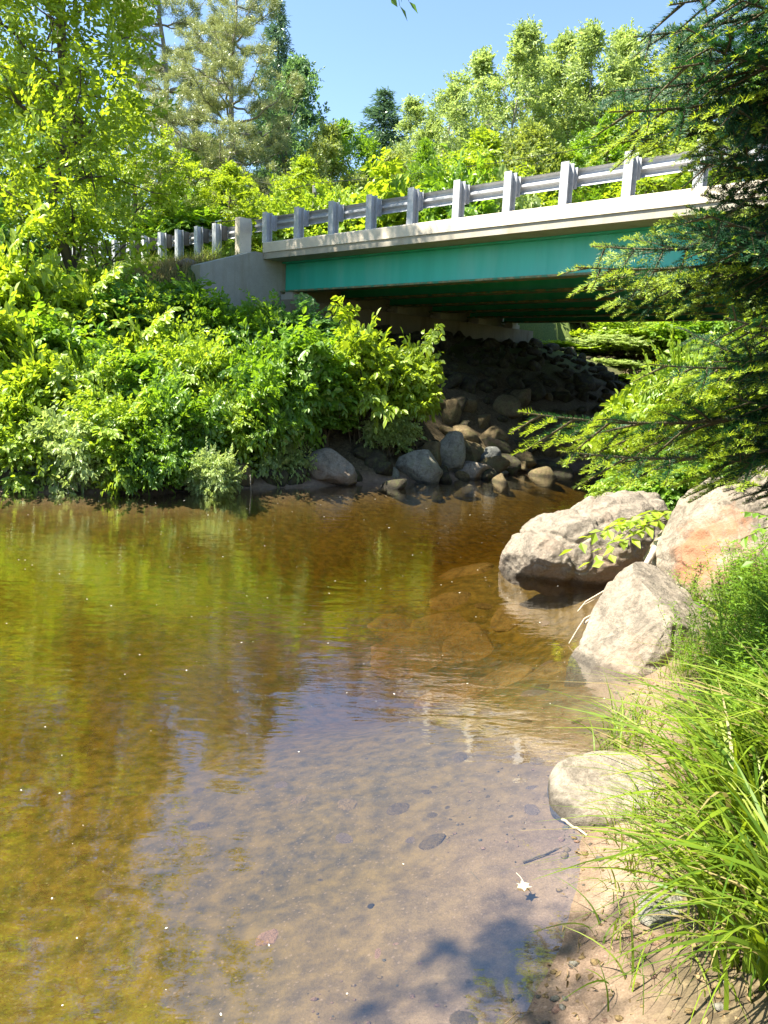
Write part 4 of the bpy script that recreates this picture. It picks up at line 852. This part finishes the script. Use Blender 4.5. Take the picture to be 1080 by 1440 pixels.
# ---------------------------------------------------------------- fir
def bough_mesh(seed, L=2.0, dens=1.0, new=.085):
    g = np.random.default_rng(seed); mb = MB(); n = 16; x = np.linspace(0, L, n)
    ax = np.stack([x, .05 * np.sin(x * 2 + g.uniform(0, 6)), -.10 * L * np.sin(x / L * 2.6) + .06 * L * (x / L) ** 2], 1)
    mb.tube(ax, np.linspace(.018, .003, n), 5, 0, False); tw = [ax[6:]]
    def P_at(t): return np.array([np.interp(t, x, ax[:, i]) for i in range(3)])
    t = .12 * L; sgn = 1
    while t < L - .05:
        ln = min(.62, .62 * (L - t) ** .8 * .62 + .10) * g.uniform(.75, 1.15); a = P_at(t); ang = g.uniform(.75, 1.05)
        d = unit(np.array([math.cos(ang), sgn * math.sin(ang), g.uniform(-.42, .18)])); m_ = 6; q = np.linspace(0, 1, m_)[:, None]
        tp = a + d * ln * q + np.array([.10, 0, -.06]) * ln * q ** 2; tw.append(tp); mb.tube(tp, np.linspace(.006, .0018, m_), 4, 0, False)
        u = .22; s2 = 1
        while u < .92 and ln > .16:
            b = a + d * ln * u + np.array([.10, 0, -.06]) * ln * u ** 2; l2 = (ln * (1 - u) * .62 + .045) * g.uniform(.7, 1.2); side = unit(np.cross(d, [0, 0, 1.0])) * s2
            d2 = unit(d + side * .85 + np.array([0, 0, g.uniform(-.1, .06)])); q2 = np.linspace(0, 1, 4)[:, None]; tw.append(b + d2 * l2 * q2 + np.array([0, 0, -.05]) * l2 * q2 ** 2)
            s2 = -s2; u += .055 / ln * 1.0
        sgn = -sgn; t += g.uniform(.045, .075)
    PS, TS, FR = [], [], []
    for k in tw:
        seg = np.linalg.norm(np.diff(k, axis=0), axis=1); cl = np.concatenate([[0], np.cumsum(seg)]); m_ = max(4, int(cl[-1] / .0052 * dens)); u = np.linspace(.02, 1, m_) * cl[-1]
        pp = np.stack([np.interp(u, cl, k[:, i]) for i in range(3)], 1); dd = unit(np.gradient(pp, axis=0)); PS.append(pp); TS.append(dd); FR.append(cl[-1] - u)
    PS, TS, FR = np.concatenate(PS), np.concatenate(TS), np.concatenate(FR); S = unit(np.cross(TS, [0, 0, 1.0])); U = np.cross(S, TS)
    for c in range(3):
        a = [1, -1, 0][c]; D = unit(TS * (.62 + .2 * g.normal(size=(len(TS), 1))) + S * (a * 1.0 + .3 * g.normal(size=(len(TS), 1))) + U * ((.28 if a else .7) + .25 * g.normal(size=(len(TS), 1))))
        isn = FR < new * g.uniform(.4, 1.3, len(FR)); ll = .027 * g.uniform(.75, 1.2, len(TS)) * np.clip(.55 + FR / .05, .55, 1)
        V, F_ = leaf_arrays(PS, D, unit(U - D * np.sum(U * D, 1)[:, None]), ll, .0042)
        for fl, mi in ((isn, 2), (~isn, 1)):
            if fl.any(): mb.add(V.reshape(-1, 4, 3)[fl].reshape(-1, 3), np.arange(fl.sum() * 4).reshape(-1, 4), mi)
    return mb.mesh('bough', [M['twig'], M['fir'], M['fir_new_lit']])
FB = [bough_mesh(500 + i, new=.09) for i in range(4)]; FD = [bough_mesh(520 + i, new=.012) for i in range(4)]  # sunlit boughs get long bright tips, shaded ones hardly any: light in the colour
FX, FY = 3.45, 4.6; FZ = gz(FX, FY)
fir = empty('fir_tree', (FX, FY, FZ - .1)); tag(fir, 'dark green fir tree on the right bank with sunlit lower boughs', 'fir tree')
MB().tube([(0, 0, 0), (.02, .02, 4), (0, 0, 9.5)], [.14, .09, .02], 10).build('trunk', M['bark'], fir)
g = np.random.default_rng(61)
def bough(base_z, tip, i, roll=0.0, fb=None):
    b = Vector((0, 0, base_z)); tip = Vector(tip); d = tip - b; L = d.length; X_ = d.normalized(); Zu = Vector((0, 0, 1)); Y_ = Zu.cross(X_).normalized(); Z_ = X_.cross(Y_)
    m_ = Matrix((X_, Y_, Z_)).transposed() @ Matrix.Rotation(roll, 3, 'X'); o = link('bough', (fb or FB)[i % 4], fir, b, m_.to_euler(), L / 2.0); return o
k = 0
for z in np.arange(1.3, 7.7, .132):
    az = k * 2.3999 + g.uniform(-.3, .3); ln = (1.80 if z < 4.2 else 2.35 - (z - 4.2) * .22) * g.uniform(.7, 1.08)  # higher boughs, out of view, lengthened to shade those below
    if math.cos(az) > .25 and g.random() < .8: az = math.pi - az
    zr = z + FZ; ln *= .72 if 2.55 < zr < 3.75 else (.85 if zr <= 2.55 else 1)
    c = math.cos(az); s = math.sin(az)
    if c > .35 and s > -.2: ln *= .9
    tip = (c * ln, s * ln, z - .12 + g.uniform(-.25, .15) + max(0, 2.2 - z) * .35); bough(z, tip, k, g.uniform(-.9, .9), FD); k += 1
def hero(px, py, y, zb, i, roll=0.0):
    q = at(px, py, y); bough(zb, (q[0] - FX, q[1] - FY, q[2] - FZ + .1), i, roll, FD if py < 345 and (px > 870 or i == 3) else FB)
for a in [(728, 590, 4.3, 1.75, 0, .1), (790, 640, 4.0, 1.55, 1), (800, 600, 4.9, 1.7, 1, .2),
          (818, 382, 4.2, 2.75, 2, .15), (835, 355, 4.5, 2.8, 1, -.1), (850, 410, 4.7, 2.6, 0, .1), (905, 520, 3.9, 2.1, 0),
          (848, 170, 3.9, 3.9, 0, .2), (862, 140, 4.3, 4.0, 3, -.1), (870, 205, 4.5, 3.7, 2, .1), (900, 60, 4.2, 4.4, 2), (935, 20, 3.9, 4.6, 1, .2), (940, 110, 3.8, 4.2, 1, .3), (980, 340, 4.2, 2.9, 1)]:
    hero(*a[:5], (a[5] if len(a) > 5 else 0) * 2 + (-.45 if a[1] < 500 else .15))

g = np.random.default_rng(64)
for j in range(25):
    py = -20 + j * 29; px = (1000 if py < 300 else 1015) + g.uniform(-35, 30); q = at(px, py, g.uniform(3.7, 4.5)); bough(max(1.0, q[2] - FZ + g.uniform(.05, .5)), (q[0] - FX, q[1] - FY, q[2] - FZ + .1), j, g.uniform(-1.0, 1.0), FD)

# ---------------------------------------------------------------- grass and weeds on the right bank
def blades(g, P, az, L, bend, wd, seg=5, lean=.25):
    n = len(P); u = np.linspace(0, 1, seg + 1); H = np.stack([np.cos(az), np.sin(az), np.zeros(n)], 1)
    x = (lean[:, None] if hasattr(lean, '__len__') else lean) * u + bend[:, None] * u ** 2.2
    z = u * 1.0 - bend[:, None] * .62 * u ** 2.4
    C = P[:, None] + H[:, None] * (x * L[:, None])[..., None] + np.array([0, 0, 1.0]) * (z * L[:, None])[..., None]
    S = np.stack([-H[:, 1], H[:, 0], np.zeros(n)], 1); S = unit(S + g.normal(size=S.shape) * .3)
    ww = (wd[:, None] * (1 - u ** 2.0) * .5 + .0004)[..., None]
    V = np.stack([C - S[:, None] * ww, C + S[:, None] * ww], 2).reshape(n, -1, 3); m_ = 2 * (seg + 1)
    f = np.concatenate([np.array([[2 * i, 2 * i + 1, 2 * i + 3, 2 * i + 2]]) for i in range(seg)])
    return V.reshape(-1, 3), (f[None] + (np.arange(n) * m_)[:, None, None]).reshape(-1, 4)
def tussock(label, x, y, n, L, seed, az0, spread, mats=('grass', 'grass_pale', 'grass_dry'), wd=.023):
    g = np.random.default_rng(seed); mb = MB(); o = empty('grass_tussock', (x, y, gz(x, y) - .02))
    for mi, k in ((0, int(n * .74)), (1, int(n * .18)), (2, int(n * .08))):
        r = g.normal(size=(k, 2)) * .085; P = np.concatenate([r, np.zeros((k, 1))], 1); P[:, 2] = [gz(x + a[0], y + a[1]) - gz(x, y) for a in r]
        V, F_ = blades(g, P, az0 + g.normal(size=k) * spread, L * g.uniform(.5, 1.15, k), g.uniform(.25, 1.05, k), wd * g.uniform(.35, 1.25, k), 7, g.uniform(.02, .45, k)); mb.add(V, F_, mi, True)
    mb.build('blades', [M[m_] for m_ in mats], o); return tag(o, label, 'grass tussock')
tussock('large grass tussock with long arching blades nearest the bottom right corner', 1.36, 2.50, 120, .68, 71, math.pi * 1.08, .8)
tussock('tall tussock of long blades arching left over the half hidden stone', 1.52, 2.86, 125, .72, 72, math.pi * 1.0, .85)
tussock('dense upright tussock at the right edge below the weeds', 1.72, 3.25, 150, .66, 73, math.pi * .95, 1.2)
tussock('tussock behind the flat topped stone with fine bright blades', 1.80, 3.75, 120, .40, 74, math.pi, 1.3, wd=.009)
tussock('bottom right tussock cut off by the lower edge', 1.30, 2.12, 100, .60, 75, math.pi * 1.05, .9)
tussock('deep green tussock in the shade at the right edge', 1.95, 3.05, 190, .80, 76, math.pi * 1.0, 1.4)
tussock('small sparse tuft growing beside the flat topped stone', 1.33, 3.40, 50, .26, 77, math.pi, 1.6, wd=.008)

for i, (x, y, n_, l_, lab) in enumerate([(1.02, 2.62, 26, .24, 'thin tuft at the front edge of the small beach'), (1.10, 2.95, 30, .28, 'thin tuft between the flat topped stone and the half hidden stone'), (.98, 2.30, 24, .26, 'sparse tuft lowest on the beach near the bottom edge'), (1.22, 3.12, 34, .30, 'wispy tuft on the sand right of the shore twig'), (1.50, 4.25, 60, .34, 'fine tuft hanging over the water behind the flat topped stone'), (1.62, 4.60, 70, .36, 'fine tuft hanging over the water in front of the leaning slab')]):
    tussock(lab, x, y, n_, l_, 700 + i, math.pi, 1.5, wd=.008)
g = np.random.default_rng(81); mb = MB(); NB = 9000
xs = g.uniform(1.1, 4.6, NB); ys = g.uniform(2.0, 7.6, NB); D = sdf(xs, ys); cl = wob2(xs, ys, 83, 3.0)
ok = (D > .10) & (D < 2.0) & (cl > g.uniform(-1.3, .4, NB)) & ((np.hypot((xs - 1.27) / .36, (ys - 3.74) / .42) > 1)) & (g.random(NB) < np.clip(D * 2.2, .12, 1)); xs, ys = xs[ok], ys[ok]
P = np.stack([xs, ys, ground_z(xs, ys) - .01], 1); n = len(P)
for mi, fl in ((0, g.random(n) < .6), (1, None)):
    if mi == 0: sel = fl; keep = ~fl
    else: sel = keep
    k = int(sel.sum()); V, F_ = blades(g, P[sel], g.normal(size=k) * 1.1 + math.pi * 1.05, g.uniform(.12, .42, k), g.uniform(.1, .9, k), g.uniform(.003, .0065, k), 5, g.uniform(0, .5, k)); mb.add(V, F_, mi, True)
tag(mb.build('grass', [M['grass'], M['grass_pale']]), 'loose grass covering the right bank between the stones', kind='stuff')

def weed_mesh(seed, H=.6, nst=9, nl=26, L=.085, W=.013, mat='weed'):
    g = np.random.default_rng(seed); mb = MB()
    for i in range(nst):
        az = g.uniform(0, 6.28); ln = H * g.uniform(.6, 1.1); b = np.array([*(g.normal(size=2) * .05), 0]); e = b + np.array([math.cos(az) * .35 * ln, math.sin(az) * .35 * ln, ln]); P = limb_path(b, e, .25, g, 7, .02); mb.tube(P, np.linspace(.0032, .001, 7), 4, 1, False)
        f = np.linspace(.15, 1, nl); C = np.stack([np.interp(f, np.linspace(0, 1, 7), P[:, q]) for q in range(3)], 1); th = np.arange(nl) * 2.4 + g.uniform(0, 6)
        D = unit(np.stack([np.cos(th), np.sin(th), g.uniform(.05, .8, nl)], 1)); Nn = unit(np.array([0, 0, 1.0]) - D * D[:, 2:]); V, F_ = leaf_arrays(C, D, Nn, L * g.uniform(.6, 1.2, nl) * (1.15 - .5 * f), W); mb.add(V, F_, 0)
    return mb.mesh('stems_and_leaves', [M[mat], M['grass']])
WM = [weed_mesh(600 + i) for i in range(4)]; BM_ = [weed_mesh(610 + i, .5, 8, 18, .10, .045, 'weed') for i in range(2)]
g = np.random.default_rng(85); k = 0
while k < 95:
    x, y = g.uniform(1.75, 4.0), g.uniform(3.2, 6.9); D = sdf(np.array([x]), np.array([y]))[0]
    if D < .34 or D > 1.5 or np.hypot((x - 3.25) / .75, (y - 6.9) / .8) < 1 or np.hypot((x - 2.2) / .55, (y - 5.88) / .65) < 1 or x / y > .62: continue
    o = link('weed_plant', (BM_[k % 2] if k % 7 == 0 else WM[k % 4]), None, (x, y, gz(x, y) - .02), (0, 0, g.uniform(0, 6.28)), g.uniform(.55, 1.0)); k += 1
    tag(o, 'narrow leaved weed growing in the thicket below the fir', 'weed', 'weeds on the right bank')

# leaf sprig over the split boulder
def sprig(name, label, base, tips, leaf, seed, mat='leaf_bright', nl=9, wr=.55):
    g = np.random.default_rng(seed); o = empty(name, base); s = MB(); mb = MB()
    for t in tips:
        P = limb_path(np.zeros(3), np.asarray(t) - base, .35, g, 8, .015); s.tube(P, np.linspace(.007, .002, 8), 5, 0, False)
        f = np.linspace(.3, 1, nl); C = np.stack([np.interp(f, np.linspace(0, 1, 8), P[:, q]) for q in range(3)], 1); T = unit(np.gradient(C, axis=0)); S = unit(np.cross(T, [0, 0, 1.0])) * np.where(np.arange(nl) % 2 == 0, 1, -1)[:, None]
        D = unit(T * .6 + S * .9 + np.array([0, 0, -.25]) + g.normal(size=C.shape) * .15); Nn = np.array([0, 0, 1.0]) + g.normal(size=C.shape) * .3; Nn = unit(Nn - D * np.sum(Nn * D, 1)[:, None]); V, F_ = leaf_arrays(C, D, Nn, leaf * g.uniform(.75, 1.2, nl), leaf * wr); mb.add(V, F_)
    mb.build('foliage', M[mat], o); s.build('stem', M['twig'], o); return tag(o, label, 'leafy branch')
sprig('leafy_branch', 'sunlit leafy sprig hanging over the split boulder', at(965, 725, 7.9), [at(806, 772, 7.3), at(840, 752, 7.5), at(880, 735, 7.4), at(850, 790, 7.1), at(905, 745, 7.3), at(830, 790, 7.2)], .15, 91, 'leaf_bright', 13, .6)
sprig('leafy_branch', 'broad leaf sprig poking out beside the rust stained boulder at the right edge', at(1110, 740, 5.6), [at(1040, 760, 5.5), at(1050, 720, 5.7), at(1060, 790, 5.3)], .10, 92, 'leaf_mid')
sprig('leafy_branch', 'leaf sprig dangling from the top edge near the centre', at(500, -160, 7.5), [at(562, 8, 7.3), at(575, 2, 7.1), at(548, -6, 7.2)], .12, 93, 'leaf_deep', 12)
# bare branch and twigs
def stick(name, label, pts, r0, r1, mat='dead', forks=(), cat='branch'):
    pts = [np.asarray(q, float) for q in pts]; o = empty(name, pts[0]); mb = MB(); t = np.linspace(0, 1, len(pts)); u = np.linspace(0, 1, 14); P = np.stack([np.interp(u, t, [q[i] for q in pts]) for i in range(3)], 1) - pts[0]
    g = np.random.default_rng(len(label)); P[1:-1] += g.normal(size=(12, 3)) * r0 * .25; mb.tube(P, np.linspace(r0, r1, 14), 7)
    for a, e, r in forks:
        b = np.array([np.interp(a, u, P[:, i]) for i in range(3)]); mb.tube(limb_path(b, np.asarray(e) - pts[0], .1, g, 7, .02), np.linspace(r, r * .4, 7), 5)
    mb.build('wood', M[mat], o); return tag(o, label, cat)
stick('fallen_branch', 'bleached bare branch lodged between the split boulder and the leaning slab', [at(925, 765, 7.3), at(905, 800, 6.9), at(860, 835, 6.6), at(822, 877, 6.3)], .035, .012, 'dead', [(.25, at(812, 860, 6.5), .012), (.3, at(822, 850, 6.55), .008), (.6, at(800, 905, 6.1), .010)])
stick('bleached_roots', 'bleached tangle of dry roots at the waterline under the pale low shrub', [at(88, 655, 12.7), at(86, 690, 12.4)], .03, .01, 'dead', [(.3, at(72, 692, 12.3), .014), (.4, at(104, 690, 12.3), .014), (.2, at(80, 694, 12.25), .012), (.5, at(96, 694, 12.2), .010), (.6, at(112, 680, 12.4), .008)], 'roots')
stick('dead_branch', 'thin pale dead branch leaning from the shrubs to the waterline', [at(296, 652, 13.6), at(312, 678, 13.3), at(330, 690, 13.1)], .018, .008, 'dead', [(.4, at(318, 700, 13.1), .008), (.6, at(296, 688, 13.2), .008)])
stick('dead_twig', 'thin upright twig standing in front of the flat tan slab', [at(352, 668, 13.3), at(353, 694, 13.3)], .009, .006, 'dead')
stick('sunken_twig', 'dark forked twig lying in the shallows below the flat topped stone', [hit(735, 1215) + [0, 0, .012], hit(770, 1205) + [0, 0, .02], hit(802, 1190) + [0, 0, .015]], .005, .003, 'twig', [(.4, hit(790, 1200) + [0, 0, .03], .003)], 'twig')
stick('sunken_twig', 'long thin twig on the sand left of the floating leaf', [hit(662, 1228) + [0, 0, .008], hit(700, 1270) + [0, 0, .008], hit(727, 1302) + [0, 0, .008]], .003, .002, 'twig', (), 'twig')
stick('shore_twig', 'short bleached twig at the foot of the flat topped stone', [hit(790, 1160) + [0, 0, .03], hit(825, 1180) + [0, 0, .02]], .008, .005, 'dead', (), 'twig')
# floating leaf
m, nt_ = newmat('pale_leaf'); pbr(nt_, (.42, .43, .33), .6); M['leaf_float'] = m
q = on(737, 1246, .006); o = empty('floating_leaf', q, .4); lf = MB(); hx_ = [(-.034, .0), (-.02, .014), (-.022, .03), (-.004, .02), (.006, .034), (.012, .018), (.034, .012), (.02, -.002), (.028, -.02), (.004, -.014), (-.014, -.026), (-.016, -.010)]
lf.add([(0, 0, .006)] + [(a, b, .004 * math.sin(i * 1.7)) for i, (a, b) in enumerate(hx_)], [(0, i + 1, (i + 1) % 12 + 1) for i in range(12)]); lf.build('blade', M['leaf_float'], o); MB().tube([(.01, .02, .003), (.012, .05, .008), (.006, .075, .012)], .0018, 5).build('stalk', M['dead'], o); tag(o, 'pale lobed leaf floating on the clear shallows', 'leaf')

# ---------------------------------------------------------------- grass on the embankment
g = np.random.default_rng(95); mb = MB(); NB = 26000
s = g.uniform(-14, .2, NB); t = g.uniform(-4.8, -.35, NB); x = PX + s * DS[0] + t * DT[0]; y = PY + s * DS[1] + t * DT[1]; okk = ((t < -1.6) | (g.random(NB) < .8)) & ~((s > -.5) & (t > -2.0)); x, y = x[okk], y[okk]; cl = wob2(x, y, 97, 1.2) + g.normal(size=len(x)) * .35
P = np.stack([x, y, ground_z(x, y) - .02], 1)
for mi, sel in ((0, cl < -.25), (1, (cl >= -.25) & (cl < .25)), (2, cl >= .25)):
    k = int(sel.sum()); V, F_ = blades(g, P[sel], g.uniform(0, 6.28, k), g.uniform(.2, .62, k) * (1 if mi < 2 else .6), g.uniform(.05, .7, k), g.uniform(.008, .016, k), 3, g.uniform(0, .4, k)); mb.add(V, F_, mi)
tag(mb.build('embankment_grass', [M['grass'], M['grass_pale'], M['grass_dry']]), 'green and straw coloured grass on the road embankment', kind='stuff')
